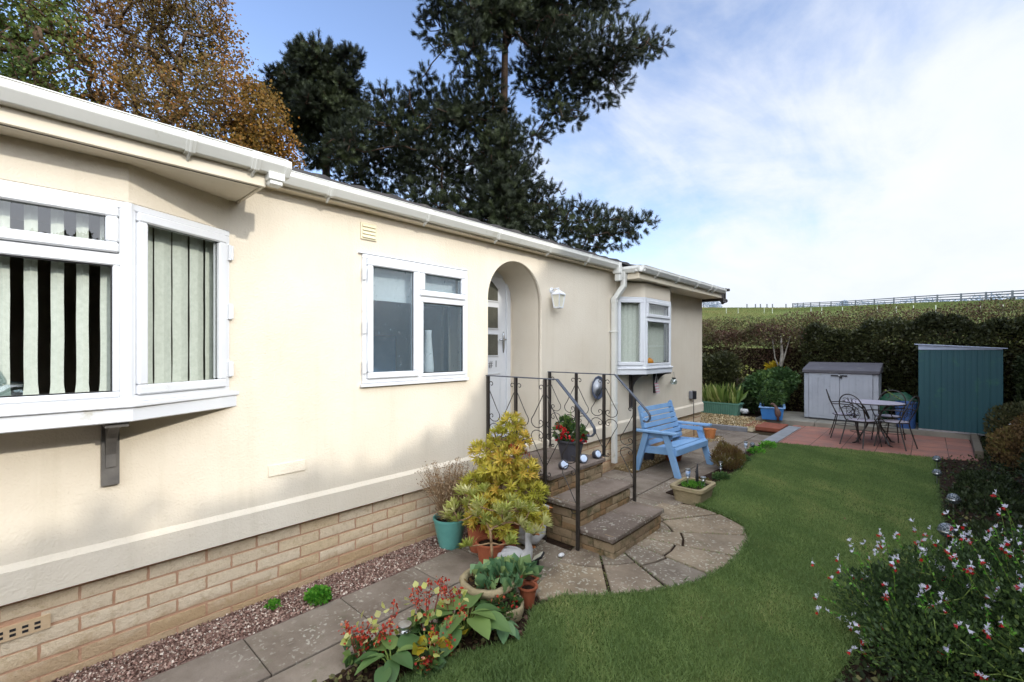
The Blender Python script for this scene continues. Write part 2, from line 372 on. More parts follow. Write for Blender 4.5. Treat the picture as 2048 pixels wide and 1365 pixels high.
# ------------------------------------------------------------------ numpy scatter
def unit(a): return a/np.maximum(np.linalg.norm(a, axis=-1, keepdims=True), 1e-9)
def rdirs(n): return unit(RNG.normal(size=(n, 3)))
LEAF = (np.array([(0,0,0), (.28,.45,.06), (0,1,-.04), (-.28,.45,.06)]), [(0,1,2),(0,2,3)])
WIDE = (np.array([(0,0,0), (.36,.25,.07), (.42,.55,.1), (0,1,-.06), (-.42,.55,.1), (-.36,.25,.07), (0,.5,-.02)]), [(0,1,6),(1,2,6),(2,3,6),(3,4,6),(4,5,6),(5,0,6)])
NARROW = (np.array([(0,0,0), (.09,.5,.03), (0,1,-.08), (-.09,.5,.03)]), [(0,1,2),(0,2,3)])
BLADE = (np.array([(-.06,0,0), (.06,0,0), (0,1,.12)]), [(0,1,2)])
def _tuft(n=46, spread=1.0):
    r = np.random.default_rng(3); v = []; f = []
    for i in range(n):
        a = 2*PI*i/n*3.7; b = .45+.85*((i*7) % n)/n*spread; y0 = .72*((i*5) % n)/n
        d = np.array([math.sin(b)*math.cos(a), math.cos(b), math.sin(b)*math.sin(a)]); p = np.array([0, y0, 0])
        sd = np.array([-math.sin(a), 0, math.cos(a)])*.026
        L = .40+.12*r.random(); k = len(v)
        v += [p-sd, p+sd, p+d*L+sd*.6, p+d*L-sd*.6]; f += [(k, k+1, k+2, k+3)]
    return np.array(v), f
TUFT = _tuft()
def _rosette(n=9, tilt=.95, w=.13, L=1):
    v = []; f = []
    for i in range(n):
        a = 2*PI*i/n + (i % 3)*.2; b = tilt*(.55 + .55*((i*5) % n)/n)
        d = np.array([math.sin(b)*math.cos(a), math.cos(b), math.sin(b)*math.sin(a)]); sd = np.array([-math.sin(a), 0, math.cos(a)])*w
        k = len(v); mid = d*.5*L + np.array([0, .05, 0]); tip = d*L - np.array([0, .06, 0])
        v += [np.zeros(3), mid-sd, tip, mid+sd]; f += [(k, k+1, k+2), (k, k+2, k+3)]
    return np.array(v), f
ROSE = _rosette(10, 1.15, .1); ROSE2 = _rosette(7, 1.0, .16)
def scatter(name, mat, C, D, S, tmpl=LEAF, parent=None, var=None, keep=None, flatness=None):
    C = np.asarray(C, float); n = len(C); tv, tf = tmpl
    D = unit(np.asarray(D, float)); rn = rdirs(n)
    if flatness is not None: rn = unit(rn*(1-flatness) + np.array([0, 0, 1.])*flatness); rn = np.cross(D, rn)
    X = unit(np.cross(D, rn)); Z = np.cross(X, D); S = np.broadcast_to(np.asarray(S, float), (n,))[:, None, None]
    if flatness is not None: X, Z = unit(np.cross(D, np.array([0, 0, 1.])+rdirs(n)*.35)), None; Z = np.cross(X, D)
    V = C[:, None, :] + S*(tv[None, :, 0:1]*X[:, None, :] + tv[None, :, 1:2]*D[:, None, :] + tv[None, :, 2:3]*Z[:, None, :])
    k = len(tv); V = V.reshape(-1, 3)
    loops = np.concatenate([np.array(f) for f in tf]); sizes = np.array([len(f) for f in tf])
    L = (np.arange(n)[:, None]*k + loops[None, :]).ravel()
    me = bpy.data.meshes.new(name); me.vertices.add(len(V)); me.vertices.foreach_set('co', V.astype(np.float32).ravel())
    me.loops.add(len(L)); me.loops.foreach_set('vertex_index', L.astype(np.int32))
    tot = np.tile(sizes, n); st = np.concatenate([[0], np.cumsum(tot)[:-1]])
    me.polygons.add(len(tot)); me.polygons.foreach_set('loop_start', st.astype(np.int32)); me.polygons.foreach_set('loop_total', tot.astype(np.int32))
    me.update(calc_edges=True)
    var = RNG.random(n) if var is None else np.clip(var, 0, 1)
    at = me.attributes.new('var', 'FLOAT', 'POINT'); at.data.foreach_set('value', np.repeat(var, k).astype(np.float32))
    return link(name, me, mat, parent)
def inblob(n, blobs, shell=.55):
    """points in a list of ellipsoids (cx,cy,cz,rx,ry,rz), biased to the outside; returns points and outward dirs"""
    B = np.array(blobs, float); w = B[:, 3]*B[:, 4]*B[:, 5]; w = w**.75; w /= w.sum()
    k = RNG.choice(len(B), n, p=w); d = rdirs(n); r = (shell + (1-shell)*RNG.random(n)**.6)[:, None]
    rad = B[k, 3:6]; P = B[k, :3] + d*rad*r; return P, unit(d/rad)
def lump(P, s=2., seed=0):
    """cheap smooth 3-D noise in 0..1"""
    r = np.random.default_rng(seed); o = np.zeros(len(P))
    for i in range(6):
        w = r.normal(size=3)*s*(1+.5*i); o += np.sin(P @ w + r.random()*6.28)/(1+.4*i)
    return .5+.5*np.tanh(o*.7)
def skeleton(trunk, pts, up=.25):
    """nodes joined to the nearest lower node; returns positions, parents"""
    N = [np.array(p, float) for p in trunk]; par = [-1]+list(range(len(trunk)-1))
    base = np.array(trunk[0]); ax = np.array(trunk)
    pts = np.asarray(pts, float); dd = np.min(np.linalg.norm(pts[:, None]-ax[None], axis=2), axis=1); order = np.argsort(dd)
    A = np.zeros((len(trunk)+len(pts)*2+2, 3)); A[:len(N)] = N; cnt = len(N)
    for i in order:
        p = pts[i]; d = A[:cnt]-p; c = np.linalg.norm(d, axis=1) + up*np.maximum(0, d[:, 2])*4
        j = int(np.argmin(c)); q = A[j]; L = np.linalg.norm(p-q)
        if L > .12*max(1, np.linalg.norm(p-base)*.25):
            mid = q*.5+p*.5 + np.array([0, 0, -.04*L]) + RNG.normal(size=3)*L*.06
            A[cnt] = mid; par.append(j); j = cnt; cnt += 1
        A[cnt] = p; par.append(j); cnt += 1
    return A[:cnt], par
def limbs(name, mat, A, par, r0, rtip, parent=None, sides=5, ntr=0):
    n = len(A); w = np.ones(n)
    for i in range(n-1, 0, -1):
        if par[i] >= 0: w[par[i]] += w[i]
    rad = rtip + (r0-rtip)*(w/w[0])**.5; m = MB()
    for i in range(1, n):
        j = par[i]; m.tube([A[j], A[i]], [rad[j] if j < ntr and i < ntr else min(rad[j], rad[i]*1.35), rad[i]], sides if rad[i] > r0*.15 else 3)
    return m.build(name, mat, parent, smooth=True)
plain('frosted_dark', '#4b4b43', '#5b5b50', .25, 6, 60, .003, spec=.6)
plain('led_lens', '#cfdcf0', '#b8c8e0', .15, 30, 0, 0)
plain('blue_film', '#4a86c8', '#d8dde2', .3, 30, 0, 0)
t = NT('crackle'); v = t.coord(1); vo = t.node('ShaderNodeTexVoronoi'); vo.feature = 'DISTANCE_TO_EDGE'; vo.inputs['Scale'].default_value = 45; t.link(v, vo.inputs['Vector'])
M['crackle'] = t.pbr(t.ramp(vo.outputs['Distance'], [(.0, srgb('#98a0a6')), (.08, srgb('#444c53'))]), .15, t.bump(vo.outputs['Distance'], .01), spec=.8)
plain('birch_bark', '#9a9488', '#6f675c', .85, 9, 40, .004)
plain('air_brick_clay', '#cdb391', '#bfa37e', .85, 9, 60, .002)
leafmat('slope_grass', [(0, '#535f32'), (.5, '#67713d'), (.8, '#7d7a4a'), (1, '#86704e')], .7, .3)
# ================================================================== THE HOUSE
house = empty('park_home', (0, 0, 0), 'long cream rendered park home with white windows, brick base and dark tiled roof', 'house')
YZ = lambda off: (lambda u, v, w: (w+off, u, v))
Y0, Y1 = -4.0, 9.34
arch = [(4.19, .60), (4.19, 2.27)] + [(3.745+.445*math.cos(PI*i/28), 2.27+.445*math.sin(PI*i/28)) for i in range(1, 28)] + [(3.30, 2.27), (3.30, .60)]
rect = lambda y0, z0, y1, z1: [(y0, z0), (y1, z0), (y1, z1), (y0, z1)]
W2 = (1.88, 1.47, 3.0, 2.51)
walls = flatpoly('wall', 'stucco', rect(Y0, .52, Y1, 2.93), [rect(-1.65, 1.45, .92, 2.5), rect(*W2), arch, rect(5.92, 1.45, 7.52, 2.5)], .05, YZ(-.025), house)
m = MB()
m.box((-.5, Y1-.05, .52), (-.051, Y1, 2.93)); m.box((-6.2, Y1-.05, .52), (-.5, Y1, 2.93)); m.box((-6.2, Y0, .52), (-.051, Y0+.05, 2.93)); m.box((-6.25, Y0, .52), (-6.2, Y1, 2.93))
m.prism([(-.051, 2.93), (-6.25, 2.93), (-3.15, 3.86)], Y1-.05, Y1-.004, Matrix(((1,0,0,0),(0,0,1,0),(0,1,0,0),(0,0,0,1))))
m.build('wall', 'stucco', house)
m = MB()      # projecting skirting band with sloping top
for a, b in ((Y0, 3.30), (4.19, Y1+.022)):
    m.prism([(-.01, .50), (.024, .50), (.024, .655), (.001, .685), (-.01, .685)], -b, -a, Matrix(((1,0,0,0),(0,0,-1,0),(0,1,0,0),(0,0,0,1))))
m.prism([(0, .50), (.024, .50), (.024, .655), (.001, .685), (0, .685)], -6.2, .0, Matrix(((0,0,1,0),(1,0,0,Y1),(0,1,0,0),(0,0,0,1))))
m.build('skirting_band', 'stucco', house)
# interior shell
m = MB(); m.box((-2.6, -3.9, .60), (-2.55, 9.2, 2.9)); m.box((-2.6, -3.9, .58), (-.06, 9.2, .60)); m.box((-2.6, -3.9, 2.88), (-.06, 9.2, 2.90))
for y in (-3.8, 1.5, 3.1, 4.4, 5.6): m.box((-2.55, y, .6), (-.52 if 3 < y < 4.5 else -.06, y+.04, 2.88))
m.build('room_wall', 'interior', house)
# brick plinth, real rough-faced blocks over a mortar bed
def blocks(m, T, L, Hh, bl=.279, bh=.0705, j=.0135, dep=.008, rough=.0028, skip=None, nx=7, nz=3):
    row = 0; v = -.02
    while v < Hh-.01:
        u = -random.random()*.0 - (bl/2 if row % 2 else 0)
        while u < L:
            u0 = max(u, 0); u1 = min(u+bl, L); z0 = max(v, 0); z1 = min(v+bh, Hh)
            if u1-u0 > .03 and z1-z0 > .012 and not (skip and skip(u0, u1, z0, z1)):
                vs = []; fs = []; j1 = random.uniform(-.0025, .0025)
                for b in range(nz+3):
                    for a in range(nx+3):
                        fa = min(max((a-1)/nx, 0), 1); fb = min(max((b-1)/nz, 0), 1)
                        edge = a in (0, nx+2) or b in (0, nz+2); rim = a in (1, nx+1) or b in (1, nz+1)
                        w = 0 if edge else dep*(.82 if rim else 1) + (random.uniform(-rough, rough) if not rim else random.uniform(-.002, .002))
                        du = random.uniform(-.0025, .0025) if rim else 0
                        vs.append((u0+fa*(u1-u0)+du, z0+fb*(z1-z0)+j1, w))
                k = nx+3
                for b in range(nz+2):
                    for a in range(nx+2): fs.append((b*k+a, b*k+a+1, (b+1)*k+a+1, (b+1)*k+a))
                m.add(vs, fs, T)
            u += bl+j
        v += bh+j; row += 1
def WT(p0, p1, z=0):
    u = Vector((p1[0]-p0[0], p1[1]-p0[1], 0)).normalized(); w = u.cross(Vector((0, 0, 1)))
    return Matrix(((u.x, 0, w.x, p0[0]), (u.y, 0, w.y, p0[1]), (0, 1, 0, z), (0, 0, 0, 1)))
m = MB(); blocks(m, WT((-.035, Y0), (-.035, Y1)), Y1-Y0, .50, skip=lambda u0, u1, z0, z1: abs((u0+u1)/2-4.02) < .15 and abs(z0-.31) < .035)
blocks(m, WT((-.035, Y1-.02), (-2.2, Y1-.02)), 2.1, .50)
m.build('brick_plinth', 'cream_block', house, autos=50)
m = MB(); m.box((-.3, Y0, -.05), (-.032, Y1-.025, .51)); m.box((-6.2, Y1-.3, -.05), (-.3, Y1-.028, .51)); m.box((-6.2, Y0, -.05), (-6.1, Y1-.3, .51)); m.build('mortar_bed', 'mortar', house)
# air brick
m = MB(); m.box((-.032, -.13, .300), (-.020, .13, .37))
ab = m.build('air_brick', 'air_brick_clay', house)
m = MB()
for i in range(5):
    for k in (0, 1): m.box((-.0205, -.10+i*.043, .315+k*.024), (-.0185, -.078+i*.043, .328+k*.024))
m.build('vent_hole', 'rubber', ab)

# ---------------------------------------------------------------- windows
def bars(m, u0, v0, u1, v1, bw, w0, w1, T):
    m.box((u0, v0, w0), (u1, v0+bw, w1), T); m.box((u0, v1-bw, w0), (u1, v1, w1), T)
    m.box((u0, v0+bw, w0), (u0+bw, v1-bw, w1), T); m.box((u1-bw, v0+bw, w0), (u1, v1-bw, w1), T)
def window(T, W, H, cells, part, glassm='clear_glass', fw=.035, hinge=None, mull=(), label=None):
    """cells: (u0,v0,u1,v1,opening)"""
    m = MB(); bars(m, 0, 0, W, H, fw, -.045, .012, T)
    for (a, b, c, d) in mull: m.box((a, b, -.045), (c, d, .012), T)
    fr = m.build('window_frame', 'upvc', part, bevel=.004)
    for (u0, v0, u1, v1, op) in cells:
        if op:
            m = MB(); bars(m, u0+.006, v0+.006, u1-.006, v1-.006, .052, -.03, .03, T); sash = m.build('sash', 'upvc', part, bevel=.008)
            g = .052
        else:
            m = MB(); bars(m, u0, v0, u1, v1, .03, -.03, .02, T); sash = m.build('glazing_bead', 'upvc', part, bevel=.006); g = .03
        m = MB(); bars(m, u0+g, v0+g, u1-g, v1-g, .006, -.008, .006, T); m.build('gasket', 'rubber', part)
        m = MB(); m.add([(u0+g, v0+g, -.001), (u1-g, v0+g, -.001), (u1-g, v1-g, -.001), (u0+g, v1-g, -.001)], [(0, 1, 2, 3)], T); m.build('pane', glassm, part)
    if hinge:
        for (hu, hv) in hinge:
            m = MB(); m.box((hu-.006, hv-.05, .01), (hu+.012, hv+.05, .028), T); m.tube([T @ Vector((hu+.014, hv-.045, .03)), T @ Vector((hu+.014, hv+.045, .03))], .008, 8)
            m.build('hinge', 'upvc', part, bevel=.002)
def bay(ya, yb, xs, label, mirror_left=True, side=.54, sd=.27, front_cells=None, transom=2.22, near=False):
    """bay from wall y=ya..yb, front plane x=xs between ya+side and yb-side"""
    p = empty('bay_window', (0, 0, 0)); p.parent = house; p['label'] = label
    A, B, C, D = (0, ya), (xs, ya+side), (xs, yb-side), (0, yb)
    z0, z1 = 1.47, 2.51
    T1 = WT(A, B, z0); T2 = WT(B, C, z0); T3 = WT(C, D, z0); H = z1-z0; L = math.hypot(xs, side); F = (yb-ya-2*side)
    window(T1, L, H, [(.03, .03, L-.03, H-.03, True)], p, hinge=[(.0, .18), (.0, .52), (.0, .86)] if not near else None)
    window(T3, L, H, [(.03, .03, L-.03, H-.03, True)], p, hinge=[(L-.012, .15), (L-.012, .52), (L-.012, .9)])
    t = transom-z0; cells = []; mu = []; n = front_cells or 2
    for i in range(n):
        a, b = F*i/n+(.03 if i == 0 else .015), F*(i+1)/n-(.03 if i == n-1 else .015)
        cells += [(a, t+.015, b, H-.03, True), (a, .03, b, t-.015, False)]
        if i: mu.append((F*i/n-.018, .03, F*i/n+.018, H-.03))
        mu.append((a, t-.018, b, t+.018))
    window(T2, F, H, cells, p, mull=mu)
    # corner posts, sill box, frieze
    m = MB()
    for q in (B, C): m.lathe([(.03, z0), (.03, z1)], 12, Matrix.Translation((q[0]-.012, q[1], 0)))
    m.build('corner_post', 'upvc', p)
    def outline(o, w=0): return [(-.02, ya-w), (-.0, ya-w), (xs+o, ya+side-o*.5), (xs+o, yb-side+o*.5), (0, yb+w), (-.02, yb+w)][::-1]
    m = MB(); m.prism(outline(.035, .05), 1.372, 1.446); m.prism(outline(.05, .065), 1.446, 1.470); m.build('sill', 'upvc', p, bevel=.005)
    m = MB(); m.prism(outline(.008, .005), z1+.001, 2.72); m.build('frieze', 'stucco', p, bevel=.004)
    # vertical blind behind the panes
    m = MB(); r = random.Random(int(ya*10)+5)
    def slats(T, W, step, wd, ang, w=-.10):
        u = .05
        while u < W-.03:
            a = ang+r.uniform(-.05, .05); cu, sw = math.cos(a)*wd/2, math.sin(a)*wd/2; n = 14; vs = []; fs = []; ph = r.random()*6
            for i in range(n+1):
                v = .035+(H-.06)*i/n; wob = .0010*math.sin(i*1.1+ph)*(1-i/n*.5); fl = (.006 if i == 0 else .0)
                for s_ in (-1, 0, 1): vs.append((u+s_*(cu+fl)+wob, v, w+s_*sw+(.008 if s_ == 0 else 0)))
            for i in range(n):
                for s_ in (0, 1): k = i*3+s_; fs.append((k, k+1, k+4, k+3))
            m.add(vs, fs, T); u += step
    if near:
        slats(T2, F, .0905, .047, .22); slats(T3, L, .104, .101, -.10); slats(T1, L, .104, .098, .20)
    else:
        slats(T2, F, .075, .089, .30); slats(T1, L, .075, .089, .25); slats(T3, L, .075, .089, .35)
    m.build('vertical_blind', 'blind', p)
    return p
bay(-1.62, .94, .27, 'near bay window with half open striped blinds', near=True, side=.54)
bay(5.88, 7.56, .27, 'far bay window beside the downpipe with closed pale blinds', front_cells=1, side=.40, transom=2.20)
# middle frosted window
p = empty('window', (0, 0, 0)); p.parent = house; p['label'] = 'frosted bathroom window left of the arched doorway'
Wm = W2[2]-W2[0]; Hm = W2[3]-W2[1]; T = WT((.01, W2[0]), (.01, W2[2]), W2[1])
mid = .54; tr = .735
window(T, Wm, Hm, [(.03, .03, mid, Hm-.03, True), (mid+.005, tr+.01, Wm-.03, Hm-.03, True), (mid+.02, .03, Wm-.03, tr-.01, False)], p, 'frosted_glass',
       hinge=[(.0, .13), (.0, .45), (.0, .88)], mull=[(mid-.012, .03, mid+.03, Hm-.03), (mid+.03, tr-.02, Wm-.03, tr+.02)])
m = MB(); m.box((-.015, -.028, -.02), (Wm+.01, -.002, .022), T); m.box((-.03, Hm+.002, -.02), (Wm+.006, Hm+.012, .016), T); m.build('sill', 'upvc', p, bevel=.003)
m = MB(); m.box((.06, tr-.02, -.12), (Wm-.05, Hm-.02, -.11), T); m.box((.06, tr-.045, -.125), (Wm-.05, tr-.02, -.105), T); m.build('roller_blind', 'roller', p)
m = MB(); m.lathe([(.05, 0), (.055, .1), (.03, .42), (.035, .46)], 14, T @ Matrix.Translation((.82, .0, -.22)) @ Matrix.Rotation(-PI/2, 4, 'X')); m.build('window_shelf_bottle', 'roller', p, smooth=True)
m = MB(); m.box((-1.4, W2[0]-.3, .7), (-1.38, W2[2]+.1, 1.9)); m.build('room_wall', 'pale_blue', house)

# ---------------------------------------------------------------- arched porch and door
n = len(arch); m = MB(); vs = [(-.049, a, b) for a, b in arch] + [(-.52, a, b) for a, b in arch]
m.add(vs, [(i, i+1, n+i+1, n+i) for i in range(n-1)]); m.build('porch_reveal', 'stucco', house, autos=40)
m = MB()   # slightly raised arch bead on the outer edge
ap = [(3.745+.452*math.cos(PI*i/32), 2.27+.452*math.sin(PI*i/32)) for i in range(33)]
flatpoly('wall', 'stucco', rect(3.2, .55, 4.3, 2.85), [rect(3.33, .63, 4.16, 2.68)], .04, YZ(-.50), house)
dr = empty('front_door', (0, 0, 0)); dr.parent = house
m = MB(); T = WT((-.50, 3.33), (-.50, 4.16), .63); bars(m, 0, 0, .83, 2.05, .07, -.03, .03, T); fr = m.build('door_frame', 'upvc', house, bevel=.004)
T = WT((-.49, 3.40), (-.49, 4.10), .66)
m = MB(); m.box((0.002, .002, -.04), (.698, 1.975, 0), T)
bars(m, 0.10, .12, .60, .80, .015, 0, .008, T)
m.build('door_leaf', 'upvc', dr, bevel=.002)
for (a, b, tp) in ((1.65, 1.93, 1), (1.325, 1.60, 0), (1.0, 1.275, 0)):
    m = MB()
    pts = [(.12, a), (.56, a), (.56, b), (.12, b)] if not tp else [(.12, a), (.56, a), (.56, b-.12), (.45, b-.03), (.34, b), (.23, b-.03), (.12, b-.12)]
    m.prism(pts, .001, .012, T); m.build('door_bead', 'upvc', dr, bevel=.003)
    c = sum(q[0] for q in pts)/len(pts), sum(q[1] for q in pts)/len(pts)
    m = MB(); m.prism([(c[0]+(q[0]-c[0])*.9, c[1]+(q[1]-c[1])*.9) for q in pts], .012, .0145, T); g = m.build('door_pane', 'frosted_dark', dr)
m = MB(); m.lathe([(.022, 0), (.022, .010), (.016, .014)], 14, T @ Matrix.Translation((.645, 1.17, 0)) @ Matrix.Diagonal((1, 6, 1, 1)), sx=.8)
m.tube([T @ Vector(q) for q in ((.645, 1.20, .01), (.645, 1.20, .05), (.60, 1.20, .055), (.53, 1.198, .05))], .009, 8)
m.build('door_handle', 'stainless', dr, smooth=True)
text_mesh('door_number', '# 1', .115, 'number_grey', dr, T @ Matrix.Translation((.47, .87, .002)), .003)
m = MB(); m.box((-.5, 3.301, .585), (.03, 4.189, .655)); m.box((-.5, 3.302, .655), (-.02, 4.188, .662)); m.build('door_sill', 'cream_paint', house, bevel=.004)

# ---------------------------------------------------------------- eaves, roof
m = MB()
m.box((-.02, Y0, 2.85), (.08, 5.90, 2.862)); m.box((.08, Y0, 2.845), (.10, 5.86, 2.93)); m.build('fascia', 'cream_paint', house, bevel=.003)
m = MB()   # near bay roof overhang
m.box((0.001, -1.9, 2.712), (.44, .985, 2.724)); m.box((.44, -1.9, 2.705), (.462, 1.007, 2.845)); m.box((.0, .985, 2.705), (.44, 1.005, 2.846)); m.box((0, -1.9, 2.84), (.46, 1.0, 2.90))
m.box((.405, -1.9, 2.704), (.438, .98, 2.712)); m.build('fascia', 'cream_paint', house, bevel=.003)
m = MB(); m.box((.432, -1.9, 2.703), (.4395, .985, 2.7045)); m.build('soffit_joint', 'dark_brown', house)
m = MB()   # far bay overhang
m.box((0.001, 5.90, 2.742), (.36, Y1+.02, 2.752)); m.box((.36, 5.885, 2.735), (.382, Y1-.02, 2.872)); m.box((.0, 5.885, 2.735), (.36, 5.907, 2.873)); m.build('fascia', 'cream_paint', house, bevel=.003)
m = MB(); m.box((-6.4, Y1+.02, 2.70), (.40, Y1+.16, 2.74)); m.box((.36, Y1-.018, 2.74), (.385, Y1+.19, 2.89)); m.box((-3.2, Y1+.15, 2.72), (.40, Y1+.18, 2.90))
m.tube([(.30, Y1+.17, 2.70), (.34, Y1+.3, 2.68), (.30, Y1+.46, 2.72)], .016, 8); m.ball((.30, Y1+.49, 2.73), .04, 10); m.ball((.33, Y1+.2, 2.67), .035, 10)
m.build('verge_board', 'dark_brown', house)
def tiles(m, y0, y1, x0, z0, x1, pitch, course=.30, wy=.30):
    ny = int((y1-y0)/.05); sgn = -1; c = math.cos(pitch); s_ = math.sin(pitch); L = (x0-x1)/c; k = int(L/course)+1
    for r_ in range(k):
        d0 = r_*course; d1 = min(d0+course+.02, L); vs = []; fs = []
        for j_, (d, up) in enumerate(((d0, 0), (d0, .030), (d1, .006))):
            for i in range(ny+1):
                y = y0+(y1-y0)*i/ny; wv = .016*max(0, math.cos(2*PI*y/wy)) ** 2 + .004*math.sin(i*12.9898+r_*7)
                vs.append((x0-d*c - up*s_, y, z0+d*s_+up*c + (wv if j_ else -.002)))
        for j_ in (0, 1):
            for i in range(ny): q = j_*(ny+1)+i; fs.append((q, q+1, q+ny+2, q+ny+1))
        m.add(vs, fs)
m = MB(); tiles(m, Y0-.1, Y1+.15, .15, 2.962, -3.15, R(17.5)); 
m.prism([(.12, 2.932), (-3.15, 3.93), (-6.4, 2.932)], -(Y1+.14), -(Y0-.09), Matrix(((1,0,0,0),(0,0,-1,0),(0,1,0,0),(0,0,0,1))))
tiles(m, -2.0, 1.06, .50, 2.852, .12, R(9)); tiles(m, 5.86, Y1+.20, .42, 2.885, .10, R(9))
m.tube([(-3.15, Y0-.1, 3.97), (-3.15, Y1+.15, 3.97)], .10, 10)
m.build('roof', 'roof_tile', house)
m = MB(); 
for i in range(6): m.beam((.46-i*.055, Y1+.10+.0*i, 2.905+i*.012), (.42-i*.055, Y1+.24, 2.915+i*.012), .07, .05)
m.build('verge_tile', 'roof_tile', house, bevel=.01)
m = MB(); m.box((.02, 1.0, 2.90), (.22, 1.14, 2.955)); m.build('roof_flashing', 'steel', house, bevel=.01)

# ---------------------------------------------------------------- gutters
GP = [(0, 0), (0, -.035), (-.018, -.06), (-.035, -.083), (-.105, -.083), (-.112, 0)]
def gutter(xo, zt, ya, yb, brk, ends=(0, 0)):
    Tm = Matrix(((1,0,0,xo),(0,0,-1,0),(0,1,0,zt),(0,0,0,1)))
    m = MB(); m.prism(GP, -yb, -ya, Tm); m.box((xo-.010, ya, zt-.002), (xo+.004, yb, zt+.006))
    g = m.build('gutter', 'gutter_white', house, bevel=.003)
    for y in brk:
        b = MB(); b.prism([(x*1.03+.006, z*1.08) for x, z in GP], -y-.022, -y+.022, Tm); b.prism([(x*1.03+.009, z*1.12) for x, z in GP], -y-.006, -y+.006, Tm)
        b.prism([(-.10, -.08), (-.03, -.09), (-.10, -.13)], -y-.006, -y+.006, Tm); b.build('gutter_bracket', 'gutter_white', g, bevel=.002)
    return g
gutter(.19, 2.945, 1.16, 5.72, [1.55, 2.42, 3.30, 4.15, 4.95])
gutter(.55, 2.862, -1.9, 1.10, [.62, .93, -.5])
m = MB(); m.prism([(x*1.05+.006, z*1.1) for x, z in GP], -1.12, -1.085, Matrix(((1,0,0,.55),(0,0,-1,0),(0,1,0,2.862),(0,0,0,1)))); m.box((.44, 1.0, 2.74), (.53, 1.09, 2.785)); m.box((.45, 1.01, 2.715), (.52, 1.08, 2.745)); m.build('gutter_outlet', 'gutter_white', house, bevel=.004)
g = gutter(.47, 2.905, 5.86, Y1+.0, [6.35, 7.1, 7.9, 8.55, 8.75])
m = MB(); Tr = Matrix(((0,0,1,0),(-1,0,0,5.80),(0,1,0,2.905),(0,0,0,1)))
m.prism(GP, .16, .41, Tr); m.prism([(x*1.05+.004, z*1.08) for x, z in GP], .30, .33, Tr); m.prism([(x*1.05+.004, z*1.08) for x, z in GP], .13, .20, Tr)
m.add([(.36, 5.80, 2.905), (.47, 5.90, 2.905), (.36, 5.90, 2.905), (.36, 5.80, 2.83), (.47, 5.90, 2.83), (.36, 5.90, 2.83)], [(0,1,2), (3,5,4), (0,3,4,1), (1,4,5,2), (2,5,3,0)])
m.build('gutter_return', 'gutter_white', house, bevel=.003)
m = MB(); m.box((.09, 5.66, 2.80), (.20, 5.73, 2.955)); m.box((.11, 5.68, 2.70), (.19, 5.76, 2.86)); m.box((.13, 5.80, 2.74), (.20, 5.90, 2.84))
m.beam((.165, 5.84, 2.76), (.165, 5.84, 2.62), .07, .07, (0, 1, 0)); m.beam((.165, 5.84, 2.64), (.055, 5.79, 2.46), .07, .07, (0, 1, 0)); m.box((.017, 5.745, .12), (.085, 5.813, 2.49))
m.box((.012, 5.74, 2.40), (.09, 5.82, 2.47)); m.box((.012, 5.735, 1.98), (.09, 5.823, 2.005)); m.box((.0, 5.71, 1.985), (.03, 5.74, 2.0)); m.box((.012, 5.74, .95), (.09, 5.82, .985))
m.build('downpipe', 'gutter_white', house, bevel=.006)

# ---------------------------------------------------------------- small fittings on the wall
m = MB(); m.box((0, 1.87, 2.63), (.012, 2.01, 2.765)); 
for i in range(4): m.add([(.012, 1.882, 2.642+i*.029), (.024, 1.882, 2.644+i*.029), (.012, 1.882, 2.668+i*.029), (.012, 1.998, 2.642+i*.029), (.024, 1.998, 2.644+i*.029), (.012, 1.998, 2.668+i*.029)], [(0,1,2), (3,5,4), (0,3,4,1), (1,4,5,2)])
m.build('wall_vent', 'cream_plastic', house, bevel=.002)
m = MB(); m.box((0, 1.18, .868), (.010, 1.43, .945)); m.build('cover_plate', 'stucco', house, bevel=.002)
m = MB(); m.box((0.02, 5.05, .60), (.034, 5.16, .635)); m.build('wall_vent', 'red_brick', house, bevel=.002)
def bracket(y, mat, label, w=.075, dep=.25, low=1.0, plate=True):
    T = Matrix(((1,0,0,0),(0,0,1,y),(0,1,0,0),(0,0,0,1)))   # (x, z, y)
    m = MB(); m.box((0, y-w/2, low), (.035, y+w/2, 1.37)); m.box((0.0, y-w/2-.01, 1.345), (dep+.02, y+w/2+.01, 1.372))
    n = 10; inner = [(.03+ (dep-.03)*math.sin(PI/2*i/n)**1.0, 1.345-(.26)*math.cos(PI/2*i/n)+.0) for i in range(n+1)]
    vs = []; 
    for i in range(n+1):
        a = PI/2*i/n; vs.append((.03+(dep-.03)*(1-math.cos(a)), 1.345-.27*(1-math.sin(a))))
    pts = [(q[0], q[1]) for q in vs] + [(max(.03, q[0]-.045-.02*(1-i/n)), min(1.345, q[1]+.05)) for i, q in list(enumerate(vs))[::-1]]
    m.prism(pts, -w*.3, w*.3, T); m.beam((.03, y, 1.10), (.03, y, 1.345), w*.6, .03, (1, 0, 0))
    b = m.build('sill_bracket', mat, house, bevel=.003); b['label'] = label
bracket(.36, 'grey_brown', 'grey bracket under the near bay window')
bracket(6.34, 'dark_brown', 'dark bracket nearer the steps under the far bay', low=.86)
bracket(7.16, 'dark_brown', 'dark bracket nearer the corner under the far bay', low=1.02)
